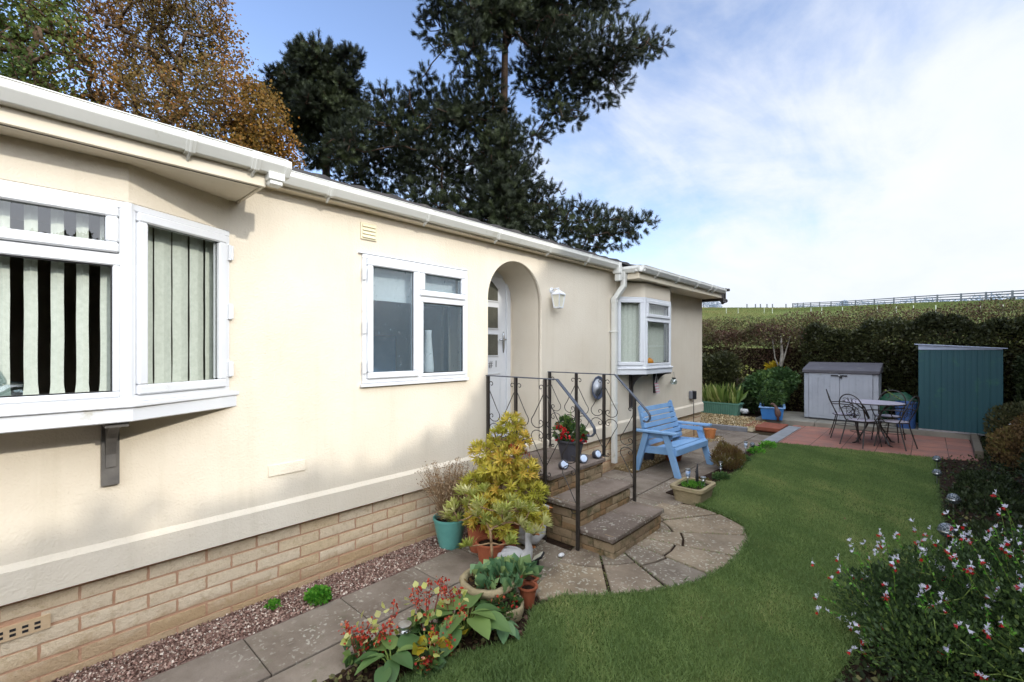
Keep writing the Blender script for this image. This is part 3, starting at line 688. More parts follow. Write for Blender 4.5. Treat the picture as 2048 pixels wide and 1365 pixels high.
# wall lamp (thing)
L = empty('wall_lamp', (0, 4.37, 2.45), 'white four sided carriage lamp on the wall right of the arch', 'wall lamp')
m = MB(); m.lathe([(.045, 0), (.045, .012), (.02, .02)], 14, Matrix.Translation((0, 0, .0)) @ Matrix.Rotation(PI/2, 4, 'Y')); m.tube([(.01, 0, .0), (.05, 0, .02), (.09, 0, .025), (.125, 0, .0)], .010, 8); m.tube([(.01, 0, -.02), (.05, 0, -.06), (.03, 0, -.1)], .006, 6)
m.build('lamp_arm', 'upvc', L, smooth=True)
tp = Matrix.Translation((.125, 0, 0))
m = MB(); m.lathe([(.005, .02), (.02, .0), (.075, -.035), (.105, -.06), (.105, -.07)], 4, tp @ Matrix.Rotation(PI/4, 4, 'Z')); m.ball((.125, 0, .02), .014, 8); m.build('lamp_roof', 'upvc', L)
m = MB()
for i in range(4):
    a = PI/4+PI/2*i; m.beam((.125+.092*math.cos(a), .092*math.sin(a), -.07), (.125+.062*math.cos(a), .062*math.sin(a), -.235), .012, .012)
m.lathe([(.070, -.235), (.070, -.25), (.03, -.26)], 4, tp @ Matrix.Rotation(PI/4, 4, 'Z')); m.build('lamp_cage', 'upvc', L)
m = MB(); m.lathe([(.085, -.07), (.056, -.235)], 4, tp @ Matrix.Rotation(PI/4, 4, 'Z')); m.build('lamp_shade', 'lamp_glass', L)
L.scale = (.86, .86, .86)
# decorative plate on wall
P = empty('wall_plate', (.028, 5.36, 1.22), 'round grey wall plate with dark fluted rim left of the downpipe', 'wall ornament')
Rm = Matrix.Rotation(PI/2, 4, 'Y')
m = MB(); vs = []; fs = []; n = 48
prof = [(.0, .004), (.10, .004), (.12, .010), (.155, .022), (.160, .020), (.158, .014), (.1, -.004), (0, -.004)]
m.lathe([(max(.0005, r), z) for r, z in prof[:3]], n, Rm); m.build('plate_face', 'plate_face', P, smooth=True)
m = MB()
for r_, z_ in prof[2:7]:
    for i in range(n): rr = r_+(.005*(i % 4 == 0) if r_ > .15 else 0); a = 2*PI*i/n; vs.append(Rm @ Vector((rr*math.cos(a), rr*math.sin(a), z_)))
for j in range(4):
    for i in range(n): k = (i+1) % n; fs.append((j*n+i, j*n+k, (j+1)*n+k, (j+1)*n+i))
m.add(vs, fs); m.build('plate_rim', 'plate_rim', P, smooth=True)
# outdoor socket with cable
S = empty('outdoor_socket', (0, 8.72, .87), 'grey and black outdoor socket with dangling cable near house corner', 'socket')
m = MB(); m.box((0, -.075, -.075), (.045, .02, .075)); m.build('socket_box', 'kerb_stone', S, bevel=.008)
m = MB(); m.box((.0, .02, -.085), (.075, .13, .07)); m.box((.0, .13, -.03), (.012, .3, -.018)); m.build('plug_cover', 'black_paint', S, bevel=.012)
m = MB(); m.tube([(.03, .08, -.08), (.035, .085, -.2), (.03, .10, -.35), (.035, .08, -.5), (.03, .11, -.8)], .006, 6); m.build('cable', 'rubber', S)
# hanging ornaments below far bay
O = empty('hanging_jar', (.10, 7.72, 1.35), 'small clear glass jar hanging on string under the far bay', 'hanging ornament')
m = MB(); m.tube([(0, 0, 0), (0, -.04, -.10)], .002, 4); m.tube([(0, 0, 0), (0, .04, -.10)], .002, 4); m.lathe([(.034, -.10), (.034, -.12)], 12); m.build('jar_lid', 'black_paint', O)
m = MB(); m.lathe([(.03, -.12), (.055, -.15), (.058, -.19), (.045, -.215)], 14); m.build('jar_body', 'ornament_glass', O, smooth=True)
O = empty('hanging_pennant', (.20, 6.82, 1.36), 'little red and white striped hanging pennant between the two brackets', 'hanging ornament')
m = MB(); m.tube([(0, 0, 0), (0, -.05, -.15)], .003, 4); m.tube([(0, 0, 0), (0, .04, -.15)], .003, 4)
m.build('string', 'white_stone', O)
for i in range(8):
    m = MB(); a = -.06+.012*i*.7; m.box((-.004, a, -.165-.022*i), (.004, a+.12, -.147-.022*i)); m.build('stripe', 'flag_cloth' if i % 2 == 0 else 'white_stone', O)
# glass rabbit and pumpkin behind the panes
Rb = empty('glass_rabbit', (.14, -.02, 1.475), 'shiny glass rabbit ornament inside the near bay window', 'ornament', rz=.2)
m = MB(); m.tube([(0, -.10, 0), (0, -.05, .05), (0, 0, .085), (0, .05, .085), (0, .10, .045)], [.045, .055, .045, .032, .016], 14)
m.build('rabbit_body', 'ornament_glass', Rb, smooth=True)
for s_ in (-1, 1):
    m = MB(); m.tube([(s_*.02, -.0, .10), (s_*.028, -.045, .15), (s_*.03, -.08, .20), (s_*.03, -.095, .22)], [.010, .028, .024, .004], 10); m.build('rabbit_ear', 'ornament_glass', Rb, smooth=True)
Pk = empty('pumpkin_ornament', (.15, 6.62, 1.475), 'orange pumpkin ornament on the sill inside the far bay window', 'ornament')
m = MB(); vs = []; fs = []; n = 32
for j in range(9):
    t_ = PI*j/8
    for i in range(n): a = 2*PI*i/n; rr = .085*math.sin(t_)*(1+.08*abs(math.cos(a*4)))+.001; vs.append((rr*math.cos(a), rr*math.sin(a), .07-.068*math.cos(t_)))
for j in range(8):
    for i in range(n): k = (i+1) % n; fs.append((j*n+i, j*n+k, (j+1)*n+k, (j+1)*n+i))
m.add(vs, fs); m.build('pumpkin_body', 'pumpkin', Pk, smooth=True)
m = MB(); m.tube([(0, 0, .13), (.01, 0, .16)], [.012, .007], 6); m.build('pumpkin_stalk', 'green_stem', Pk)
# ================================================================== GROUND, PATHS, LAWN
H0 = 0.0
LAWN = [(1.33,1.0),(1.34,1.48),(1.44,1.76),(1.58,2.04),(1.42,2.32),(1.46,2.58),(1.66,2.76),(1.90,3.05),(2.10,3.42),(2.19,3.91),(2.17,4.49),(2.04,4.84),(1.76,5.03),(1.44,5.12),(1.34,5.5),(1.38,6.2),(1.38,7.0),(1.30,7.9),(1.28,8.7),(1.30,9.42),(3.46,9.80),(3.42,8.34),(3.44,7.0),(3.46,5.75),(3.36,4.6),(3.10,3.6),(2.95,2.6),(2.95,1.0)]
m = MB()
n = 40; g = [-400, -120, -40, -12, -6.4, 0, 3, 6, 12, 40, 120, 400]
vs = [(x, y, -.035) for y in g for x in g]; k = len(g)
m.add(vs, [(j*k+i, j*k+i+1, (j+1)*k+i+1, (j+1)*k+i) for j in range(k-1) for i in range(k-1)])
tag(m.build('ground', 'ground_soil'), kind='structure')
m = MB(); m.prism(LAWN, -.03, .028); lw = m.build('lawn', 'turf'); tag(lw, kind='structure')
def inpoly(P, poly):
    x, y = P[:, 0], P[:, 1]; ins = np.zeros(len(P), bool); n = len(poly)
    for i in range(n):
        x1, y1 = poly[i]; x2, y2 = poly[(i+1) % n]
        c = ((y1 > y) != (y2 > y)) & (x < (x2-x1)*(y-y1)/((y2-y1) or 1e-9)+x1); ins ^= c
    return ins
P = np.column_stack([RNG.uniform(1.2, 3.6, 420000), 1+8.9*RNG.random(420000)**1.25]); P = P[inpoly(P, LAWN)]
keep = RNG.random(len(P)) < np.clip(1.15-P[:, 1]*.07, .3, 1); P = P[keep][:190000]
n = len(P); C = np.column_stack([P, np.full(n, .026)]); D = np.column_stack([RNG.normal(size=(n, 2))*.55, np.ones(n)])
S = .020+.012*RNG.random(n)+.014*np.clip(2.6-P[:, 1], 0, 1)
lv = .05+.40*lump(np.column_stack([P*.9, np.zeros(n)]), 1.4, 5)+.28*lump(np.column_stack([P, np.zeros(n)]), 4.5, 8)+.35*RNG.random(n)**1.5
bl = (np.array([(-.09,0,0), (.09,0,0), (0,1,.25)]), [(0,1,2)])
tag(scatter('grass', 'grass_blade', C, D, S, bl, var=lv), 'short mown green lawn grass beside the curved paving', 'grass', kind='stuff')
# grass creeping over the lawn edge
E_ = []
for i in range(len(LAWN)):
    a, b = np.array(LAWN[i]), np.array(LAWN[(i+1) % len(LAWN)]); L_ = np.linalg.norm(b-a)
    for q in range(int(L_*520)): E_.append(np.append(a+(b-a)*random.random()+RNG.normal(size=2)*.018, .005+.02*random.random()))
E_ = np.array(E_); n = len(E_)
tag(scatter('lawn_edge_grass', 'grass_blade', E_, np.column_stack([RNG.normal(size=(n, 2))*.8, np.ones(n)*.8]), .03+.022*RNG.random(n), bl, var=RNG.random(n)*.6), 'longer grass fringe along the lawn edge', 'grass', kind='stuff')
# fallen leaves on the lawn
for (x, y, s_) in ((2.95, 3.95, .05), (3.05, 4.4, .03), (2.3, 2.9, .03), (2.75, 5.6, .025), (2.1, 7.6, .025), (2.9, 6.6, .022)):
    o = scatter('fallen_leaf', 'orange_leaf' if s_ > .04 else 'dry_leaf', [(x, y, .05)], [(random.uniform(-1, 1), random.uniform(-1, 1), .1)], s_, WIDE)
    tag(o, 'larger rusty orange fallen leaf on the lawn near the white and red flowers' if s_ > .04 else 'small pale fallen leaf lying on the lawn', 'leaf', None if s_ > .04 else 'small fallen leaves on the lawn')

# gravel strip
def pebbles(name, mat, n, poly, x0, x1, y0, y1, smin, smax, z, label, zf=None):
    P = np.column_stack([RNG.uniform(x0, x1, n), RNG.uniform(y0, y1, n)]); P = P[inpoly(P, poly)]; k = len(P)
    v = [(1,0,0),(-1,0,0),(0,1,0),(0,-1,0),(0,0,.7),(0,0,-.5)]; v = [(a*.5, b*.5, c*.5) for a, b, c in v]
    f = [(0,2,4),(2,1,4),(1,3,4),(3,0,4)]
    zz = z+RNG.random(k)*.012
    tag(scatter(name, mat, np.column_stack([P, zz]), np.column_stack([RNG.normal(size=(k, 2)), RNG.normal(size=k)*.3]), smin+(smax-smin)*RNG.random(k)**2, (np.array(v), f)), label, 'gravel', kind='stuff')
gp = [(-.05, -1.0), (.30, -1.0), (.31, 2.45), (.26, 3.28), (-.05, 3.28)]
m = MB(); m.prism(gp, -.02, .006); tag(m.build('gravel_bed', 'pebble_pink'), kind='structure')
pebbles('gravel', 'gravel_pink', 26000, gp, -.05, .33, -1, 3.28, .010, .022, .008, 'fine pink and white gravel strip along the brick base')
gp2 = [(-2.5, 10.3), (.60, 10.62), (.60, 12.2), (-2.5, 12.4)]
m = MB(); m.prism(gp2, -.02, .06); tag(m.build('gravel_bed', 'gravel_tan'), kind='structure')
pebbles('gravel', 'gravel_tan', 9000, gp2, -2.5, .6, 10.3, 12.4, .02, .05, .066, 'coarse tan gravel bed beyond the house corner')
gp3 = [(-.1, 5.9), (.30, 5.9), (.34, 8.6), (.5, 9.2), (.3, 9.5), (-.1, 9.5)]
m = MB(); m.prism(gp3, -.02, .006); tag(m.build('gravel_bed', 'gravel_tan'), kind='structure')
pebbles('gravel', 'gravel_tan', 5000, gp3, -.1, .5, 5.9, 9.5, .012, .032, .010, 'loose tan gravel under the blue bench')
# path slabs
def slab(m, pts, z0, z1, inset=.004, wob=.0):
    c = (sum(p[0] for p in pts)/len(pts), sum(p[1] for p in pts)/len(pts)); q = []
    for x, y in pts:
        d = math.hypot(x-c[0], y-c[1]); q.append((x-(x-c[0])/d*inset+random.uniform(-wob, wob), y-(y-c[1])/d*inset+random.uniform(-wob, wob)))
    m.prism(q, z0, z1+random.uniform(-.002, .002))
m = MB()
ys = [-1.0, .28, .93, 1.54, 2.15, 2.62]
for a, b in zip(ys, ys[1:]):
    slab(m, [(.315, a), (.765, a), (.765, b), (.315, b)], -.03, .012); slab(m, [(.775, a-.05), (1.30, a-.05), (1.30, b-.05), (.775, b-.05)], -.03, .010)
for i, (a, b) in enumerate(((5.05, 5.7), (5.7, 6.35), (6.35, 7.0), (7.0, 7.65), (7.65, 8.3), (8.3, 8.95), (8.95, 9.6), (9.6, 10.30))):
    slab(m, [(.34, a), (.80, a), (.80, b), (.34, b)], -.03, .012); slab(m, [(.81, a-.1), (1.30, a-.1), (1.30, b-.1), (.81, b-.1)], -.03, .010)
for a in (9.55, 10.0): slab(m, [(-.9, a), (.33, a), (.33, a+.43), (-.9, a+.43)], -.03, .010)
slab(m, [(.0, 4.30), (.80, 4.30), (.80, 5.04), (.0, 5.04)], -.03, .010); slab(m, [(.0, 5.05), (.33, 5.05), (.33, 5.85), (.0, 5.85)], -.03, .009)
tag(m.build('path', 'path_slab', bevel=.004), kind='structure')
# half-round paving of radial stones
cx, cy = .95, 3.80
OUT = [(1.30,2.40),(1.46,2.58),(1.66,2.76),(1.90,3.05),(2.10,3.42),(2.19,3.91),(2.17,4.49),(2.04,4.84),(1.76,5.03),(1.44,5.12),(1.15,5.05)]
def outr(a):
    d = (math.cos(a), math.sin(a)); best = 1.3
    for (x1, y1), (x2, y2) in zip(OUT, OUT[1:]):
        ex, ey = x2-x1, y2-y1; den = d[0]*ey-d[1]*ex
        if abs(den) < 1e-9: continue
        t_ = ((x1-cx)*ey-(y1-cy)*ex)/den; u_ = ((x1-cx)*d[1]-(y1-cy)*d[0])/den
        if t_ > 0 and -.001 <= u_ <= 1.001: best = t_
    return best
m = MB(); ang = [-78, -52, -30, -8, 14, 36, 58, 82]
pol = lambda a, r_: (cx+r_*math.cos(a), cy+r_*math.sin(a))
mids = [.80, .74, .80, .76, .82, .75, .8]
for i, (a, b) in enumerate(zip(ang, ang[1:])):
    a, b = R(a+.5), R(b-.5); mr = mids[i]
    outer = [pol(a+(b-a)*q/6, outr(a+(b-a)*q/6)-.012) for q in range(7)]; st = 5
    inner_r = mr
    slab(m, [pol(a, inner_r+.006)]+outer+[pol(b, inner_r+.006)] + [pol((a+b)/2, inner_r+.004)], -.03, .008, .006)
    mm = (a+b)/2
    slab(m, [pol(a, .30), pol(a, mr-.006), pol(mm, mr-.002), pol(b, mr-.006), pol(b, .30)], -.03, .010, .006)
slab(m, [(.80, 2.58), (1.20, 2.58), (1.20, 3.25), (.80, 3.25)], -.03, .006); slab(m, [(.33, 2.64), (.79, 2.64), (.79, 3.27), (.33, 3.27)], -.03, .006); slab(m, [(.82, 4.32), (1.15, 4.32), (1.15, 5.0), (.82, 5.0)], -.03, .005)
tag(m.build('paving', 'stone_slab', bevel=.006), kind='structure')
m = MB(); m.prism([(.1, -1), (1.33, -1), (1.33, 2.35), (1.66, 2.76), (2.2, 3.9), (2.0, 4.9), (1.33, 5.2), (1.33, 9.6), (-1, 10.5), (-.4, 9.4), (.1, 9.4)], -.03, -.008); tag(m.build('joint_soil', 'soil'), kind='structure')
# moss/grass tufts in paving joints
J = []
for a in ang:
    for q in range(46): r_ = random.uniform(.5, 1.25); p_ = pol(R(a), r_); J.append((p_[0]+random.gauss(0, .008), p_[1]+random.gauss(0, .008), .0))
for q in range(160): J.append((1.15+random.gauss(0, .01)+.3*random.random()**2, 3.2+1.2*random.random(), .0))
J = np.array(J); tag(scatter('joint_moss', 'grass_blade', J, np.column_stack([RNG.normal(size=(len(J), 2)), np.ones(len(J))]), .02+.015*RNG.random(len(J)), bl), 'green moss and weeds in the paving joints', 'moss', kind='stuff')

# planting-bed soil
m = MB(); m.prism([(1.02,.9),(1.35,.9),(1.36,1.48),(1.46,1.76),(1.60,2.04),(1.44,2.32),(1.18,2.2),(1.06,1.7)], -.03, .022); m.prism([(1.02,5.3),(1.42,5.2),(1.40,6.2),(1.40,7.0),(1.32,7.9),(1.30,8.7),(1.32,9.4),(1.12,9.35),(1.10,8),(1.14,7),(1.08,6)], -.03, .022)
m.prism([(2.93,.8),(4.9,.8),(5.6,14),(3.9,14),(3.95,10.3),(3.46,9.7),(3.42,8.34),(3.44,7.0),(3.46,5.75),(3.36,4.6),(3.10,3.6),(2.93,2.6)], -.03, .018); m.prism([(-3, 12.35), (5.6, 13.2), (5.6, 15), (-3, 15)], -.03, .018)
tag(m.build('flower_bed', 'soil'), kind='structure')

# patio
m = MB(); m.prism([(1.33, 9.44), (3.52, 9.83), (3.93, 10.0), (3.93, 12.4), (1.12, 11.9), (1.12, 9.9)], -.02, .030); tag(m.build('patio', 'red_paver', bevel=.004), kind='structure')
m = MB(); m.beam((1.20, 9.40, .022), (1.20, 11.55, .022), .24, .05); tag(m.build('patio_plank', 'plank', bevel=.006), 'grey flat edging plank at the left end of the red patio', 'plank')
m = MB(); 
for a, b in ((-2.4, -1.45), (-1.44, -.5), (-.49, .56)): m.beam((a, 10.28+(a+.5)*.08, .05), (b, 10.28+(b+.5)*.08, .05), .10, .11)
tag(m.build('kerb', 'kerb_stone', bevel=.012), 'low grey kerb holding back the tan gravel', 'kerb')
m = MB()
for i in range(4): m.box((.36, 10.80+i*.2, .0), (1.07, 10.99+i*.2, .075))
m.box((.38, 10.82, -.02), (1.06, 11.6, .05)); tag(m.build('brick_step', 'red_brick', bevel=.006), 'low red brick step between path and concrete base', 'step')
m = MB()
for a, b in ((.36, 1.5), (1.505, 2.7), (2.705, 4.1)): m.prism([(a, 11.72+a*.13), (b, 11.72+b*.13), (b, 13.6), (a, 13.6)], -.02, .13)
tag(m.build('concrete_base', 'concrete', bevel=.01), 'raised concrete base under the storage box and shed', 'base')
m = MB(); m.beam((3.95, 10.2, .07), (4.0, 12.3, .07), .10, .16); tag(m.build('timber_edging', 'old_wood', bevel=.01), 'weathered timber edging at the right of the patio', 'edging')

# ================================================================== STEPS AND RAILINGS
St = empty('doorstep', (.7, 3.8, 0), 'three stone topped brick steps leading up to the front door', 'steps')
def T0(x): return x
YA, YB = 3.33, 4.27
def relparent(o, p):
    o.parent = p; o.data.transform(Matrix.Translation(-p.location)); return o
lev = [(1.45, 0, .145, .19), (1.12, .19, .335, .38), (.80, .38, .535, .58)]
m = MB(); mm_ = MB()
for (xf, zb, zt, zc) in lev:
    x0 = xf-.33 if xf > .9 else .03
    blocks(m, WT((xf-.025, YA+.02), (xf-.025, YB-.02), zb if zb else -.0), YB-YA-.04, zt-zb, bl=.21, bh=.068, j=.009, dep=.011, rough=.003)
    mm_.box((.03, YA+.028, zb-.02), (xf-.027, YB-.028, zt))
for side, yy in (((0.03, YA+.025), None), ):
    pass
for (xf, zb, zt, zc) in lev:
    for (p0, p1) in (((.03, YA+.025), (xf-.02, YA+.025)), ((xf-.02, YB-.025), (.03, YB-.025))):
        blocks(m, WT(p0, p1, zb), xf-.05, zt-zb if zc > .5 else zc-zb, bl=.21, bh=.068, j=.009, dep=.010, rough=.003)
relparent(m.build('step_brickwork', 'old_block', autos=50), St); relparent(mm_.build('step_mortar', 'old_mortar'), St)
for (xf, zb, zt, zc) in lev:
    x0 = xf-.36 if zc < .5 else .03
    for a, b in ((YA-.02, 3.86), (3.866, YB+.02)):
        m = MB(); m.box((x0, a, zt+.001), (xf, b, zc)); relparent(m.build('tread', 'tread_slab', bevel=.008), St)
# side shoulder of brick next to the lower steps (near side)
def spiral(c, r0, turns, sgn, start, n=18, axis=0):
    """2-D spiral shrinking inward, list of (u,v)"""
    return [(c[0]+r0*(1-.75*i/n)*math.cos(start+sgn*turns*2*PI*i/n), c[1]+r0*(1-.75*i/n)*math.sin(start+sgn*turns*2*PI*i/n)) for i in range(n+1)]
def railing(y, label, feet):
    G = empty('railing', (.6, y, 0), label, 'railing', 'wrought iron railings of the front steps')
    off = Vector((-.6, 0, 0))
    zt = 1.475; xb = .90; xe = 1.25; ze = 1.13
    zat = lambda x: zt if x < xb else zt-(x-xb)*(zt-ze)/(xe-xb)
    for x, zf in feet:
        m = MB(); m.box((x-.6-.0145, -.0145, zf), (x-.6+.0145, .0145, zat(x)-.006))
        if zf > .5: m.box((x-.6-.03, -.03, zf), (x-.6+.03, .03, zf+.008))
        m.build('post', 'iron', G, bevel=.003)
    m = MB(); pts = [(-.62, 0, zt), (xb-.6, 0, zt)]
    m.beam((-.62, 0, zt), (xb-.6, 0, zt), .036, .010); m.beam((xb-.6-.004, 0, zt), (xe-.6, 0, ze), .036, .012)
    pr = [(xe-.6, ze), (xe-.6+.035, ze-.045), (xe-.6+.04, ze-.085), (xe-.6+.015, ze-.115), (xe-.6-.02, ze-.12), (xe-.6-.03, ze-.105)]
    for a, b in zip(pr, pr[1:]): m.beam((a[0], 0, a[1]), (b[0], 0, b[1]), .034, .012)
    m.build('handrail', 'rail_paint', G, bevel=.002)
    for x, zf in feet:
        for sgn in (-1, 1):
            if x < .1 and sgn < 0: continue
            zT = zat(x + sgn*.05)-.085 if x < .9 else zat(x+.02)-.12
            if x > .9 and sgn > 0: continue
            x0 = x-.6+sgn*.0145; w = .145; Hh = .60 if x < .9 else .62
            zc = zT-.36 ; zl = zT-.70
            m = MB()
            def P3(L_): return [(x0+sgn*u, 0, v) for u, v in L_]
            top = spiral((.032, zT), .030, .85, -1, PI*.9, 14)
            m.tube(P3(top), .0042, 5)
            # diagonal down and out, then the lower curl
            path = [(.002, zT-.01), (.004, zT-.06)] + [(.004+(w-.03)*q/6*(1+.0*q), zT-.06-.20*q/6) for q in range(1, 7)]
            cc = (w-.068, zT-.315); path += [(cc[0]+.072*math.cos(a_), cc[1]+.06*math.sin(a_)) for a_ in [R(40), R(15), R(-10), R(-40), R(-70), R(-100), R(-130)]]
            path += spiral((.038, zT-.325), .036, .95, -1, PI*1.45, 16)
            m.tube(P3(path), .0042, 5)
            z2 = zT-.375-.325
            path = [(u, 2*(zT-.385)-v) for u, v in path]
            m.tube(P3(path), .0042, 5)
            bot = spiral((.032, 2*(zT-.385)-zT-.01), .028, .85, 1, -PI*.9, 14)
            m.tube(P3(bot), .0042, 5)
            m.build('scroll', 'iron', G)
    return G
railing(3.285, 'near black wrought iron railing behind the yellow shrub', [(.02, .60), (.40, .585), (.76, .0), (1.12, .0)])
railing(4.315, 'far black wrought iron railing next to the downpipe', [(.02, .60), (.40, .585), (.76, .585), (1.12, .02)])
# doormat
m = MB(); m.box((-.47, 3.40, .663), (-.06, 4.10, .678)); tag(loc_from(m.build('doormat', 'mat', bevel=.004), (-.26, 3.75, .663)), 'dark coir doormat in front of the white door', 'doormat')
# pots
def potmesh(r0, r1, h, rim=.02, n=24, rib=0, sq=None):
    m = MB(); prof = [(r0*.97, 0), (r0, .006)]
    for i in range(1, 12):
        t_ = i/12; rr = r0+(r1-r0)*t_**.8; prof.append((rr + (rib if i % 2 else 0), h*t_*.92))
    prof += [(r1, h*.92), (r1+rim, h*.93), (r1+rim, h), (r1-.004, h), (r1-.012, h*.86)]
    m.lathe(prof, n, cap=False); m.add([(0, 0, .001)], []); 
    m.lathe([(.001, .002), (r0*.97, 0.001)], n, cap=False)
    return m
def soilmesh(r, z, n=20):
    m = MB(); m.lathe([(r, z-.01), (r*.7, z), (.001, z+.008)], n, cap=False); return m
def pot(name, loc, r0, r1, h, mat, label, cat='plant pot', rim=.012, rib=0, group=None, fill='soil'):
    p = empty(name, loc, label, cat, group); potmesh(r0, r1, h, rim, 28, rib).build('pot_body', mat, p, autos=35)
    if fill: soilmesh(r1-.010, h*.88).build('soil', fill, p)
    return p
# geranium trough on the platform
G = empty('planter', (.56, 3.97, .581), 'dark grey planter of red geraniums standing on the top step', 'planter')
m = MB(); n = 8; prof = [(.10, 0), (.145, .19), (.158, .192), (.158, .215), (.14, .215), (.13, .17)]
m.lathe(prof, 8, Matrix.Rotation(PI/8, 4, 'Z'), cap=False); m.lathe([(.001, .002), (.10, .001)], 8, Matrix.Rotation(PI/8, 4, 'Z'), cap=False); m.build('planter_body', 'grey_plastic', G, bevel=.004)
soilmesh(.135, .18).build('soil', 'soil', G)
P, N = inblob(420, [(0, 0, .27, .17, .16, .12), (-.03, -.02, .36, .10, .1, .09)], .2)
scatter('leaf_cluster', 'mid_leaf', P, N+rdirs(len(P))*.6+[0, 0, .3], .045, WIDE, G)
P2 = np.array([(.02, -.17, .28), (.06, -.19, .33), (-.05, -.14, .22), (.1, -.12, .25), (.10, .1, .26), (.0, .16, .24), (.13, -.02, .22), (.0, -.2, .38), (.14, .06, .20)])
Pf = np.concatenate([P2[i]+RNG.normal(size=(16, 3))*.016 for i in range(len(P2))]); scatter('flower_head', 'red_petal', Pf, rdirs(len(Pf)), .028, WIDE, G)
m = MB()
for q in P2: m.tube([(q[0]*.4, q[1]*.4, .17), tuple(q)], .003, 4)
for k in range(6): a = k*1.1; m.tube([(0, 0, .17), (.05*math.cos(a), .05*math.sin(a), .33), (.08*math.cos(a), .09*math.sin(a), .45+.03*(k % 3))], .0025, 4)
m.build('stem', 'green_stem', G)
# round step spotlights
def spot(x, y, lab, rz=0):
    S = empty('step_light', (x, y, .581), lab, 'garden light', 'round spotlights on the top step', rz)
    T = Matrix.Translation((0, 0, .045)) @ Matrix.Rotation(R(68), 4, 'Y')
    m = MB(); m.lathe([(.030, -.055), (.042, -.045), (.047, .0), (.047, .012), (.040, .014)], 20, T); m.build('lamp_body', 'grey_plastic', S, smooth=False, autos=40)
    m = MB(); m.lathe([(.036, .0145), (.030, .019), (.001, .020)], 18, T, cap=False); m.build('lamp_lens', 'led_lens', S)
    return S
spot(.745, 3.60, 'round spotlight at the near corner of the top step', -.5); spot(.75, 4.20, 'round spotlight at the far corner of the top step by the railing post', -.3); spot(.75, 3.93, 'round spotlight between the other two on the top step', -.6)

# ================================================================== BENCH
B = empty('garden_bench', (.28, 6.02, 0), 'light blue painted wooden bench with sloping slatted back against the wall', 'bench', rz=R(-3))
Wb = 1.12
def bb(name, *args, **kw):
    m = MB()
    for a in args: m.beam(*a)
    return m.build(name, 'bench_blue', B, bevel=.004)
for y in (.03, Wb-.03):
    bb('leg', ((.13, y, .565), (-.03, y, .0), .045, .085, (1, 0, 0))); bb('leg', ((.42, y, .565), (.60, y, .0), .045, .085, (1, 0, 0)))
    s_ = -1 if y < .5 else 1
    bb('arm', ((-.05, y+s_*.01, .585), (.60, y+s_*.01, .600), .105, .030))
    bb('side_rail', ((.02, y-s_*.04, .315), (.55, y-s_*.04, .345), .03, .10), ((.08, y-s_*.035, .535), (.50, y-s_*.035, .535), .025, .06))
    m = MB(); q = [(.10, .26), (.17, .26), (.02, .92), (-.005, .94), (-.045, .90)]; m.prism(q, -y+s_*.07-.015, -y+s_*.07+.015, Matrix(((1,0,0,0),(0,0,-1,0),(0,1,0,0),(0,0,0,1)))); m.build('back_post', 'bench_blue', B, bevel=.003)
for k, (x, z) in enumerate(((.52, .372), (.435, .378), (.35, .365), (.265, .345), (.19, .325))): bb('seat_slat', ((x, .06, z), (x, Wb-.06, z), .076, .022))
bb('seat_slat', ((.562, .05, .335), (.562, Wb-.05, .335), .022, .085))
for k in range(7):
    t_ = (k+.3)/7; x = .165-.18*t_; z = .40+.52*t_; u = Vector((.95, 0, .28))
    bb('back_slat', ((x, .05+.03*(k == 6), z), (x, Wb-.05-.03*(k == 6), z), .022, .066, (-.26, 0, 1)))
# pots round the bench
pot('terracotta_pot', (.07, 7.75, 0), .09, .13, .22, 'terracotta', 'terracotta pot seen through the bench arm near the wall', group=None)
p = pot('terracotta_pot', (.22, 9.15, 0), .075, .105, .19, 'pale_terracotta', 'small pale orange terracotta pot standing alone beyond the bench', rib=.004)
p = pot('terracotta_pot', (.42, 6.95, 0), .10, .14, .17, 'terracotta', 'low terracotta bowl underneath the blue bench'); p = pot('terracotta_pot', (.12, 6.72, 0), .07, .10, .18, 'grey_plastic', 'dark pot in shadow under the blue bench')

# ================================================================== NEAR PLANTING
# teal pot with dried plant
p = pot('teal_pot', (.235, 2.60, 0), .085, .142, .27, 'teal_glaze', 'turquoise glazed pot with a dried lavender plant by the brick base', rib=.0035, rim=.008)
tips = []; m = MB(); r = random.Random(4)
for i in range(210):
    a = r.random()*6.28; s_ = r.random()**.6*.30; z = .46+r.random()*.22*(1-s_*.5)+.07; x, y = s_*math.cos(a)*.9, s_*math.sin(a)
    x = max(x, -.2); q = [(x*.12, y*.12, .24), (x*.55+r.gauss(0, .01), y*.55, .24+(z-.24)*.55), (x, y, z)]; m.tube(q, [.003, .0022, .0012], 3); tips.append(q[2]); tips.append(tuple((q[1][k]+q[2][k])/2 for k in range(3)))
m.build('stem', 'dry_twig', p)
tp_ = np.repeat(np.array(tips), 5, axis=0)+RNG.normal(size=(len(tips)*5, 3))*.012; scatter('seed_head', 'dry_leaf', tp_, rdirs(len(tp_))+[0, 0, 1], .016, LEAF, p)
P, N = inblob(700, [(0, 0, .31, .12, .12, .08)], .1); scatter('foliage', 'dry_leaf', P, N+[0, 0, 1.2], .05, NARROW, p)
P, N = inblob(200, [(.05, 0, .29, .10, .10, .04)], .1); scatter('foliage', 'mid_leaf', P, N+[0, 0, .8], .04, NARROW, p)

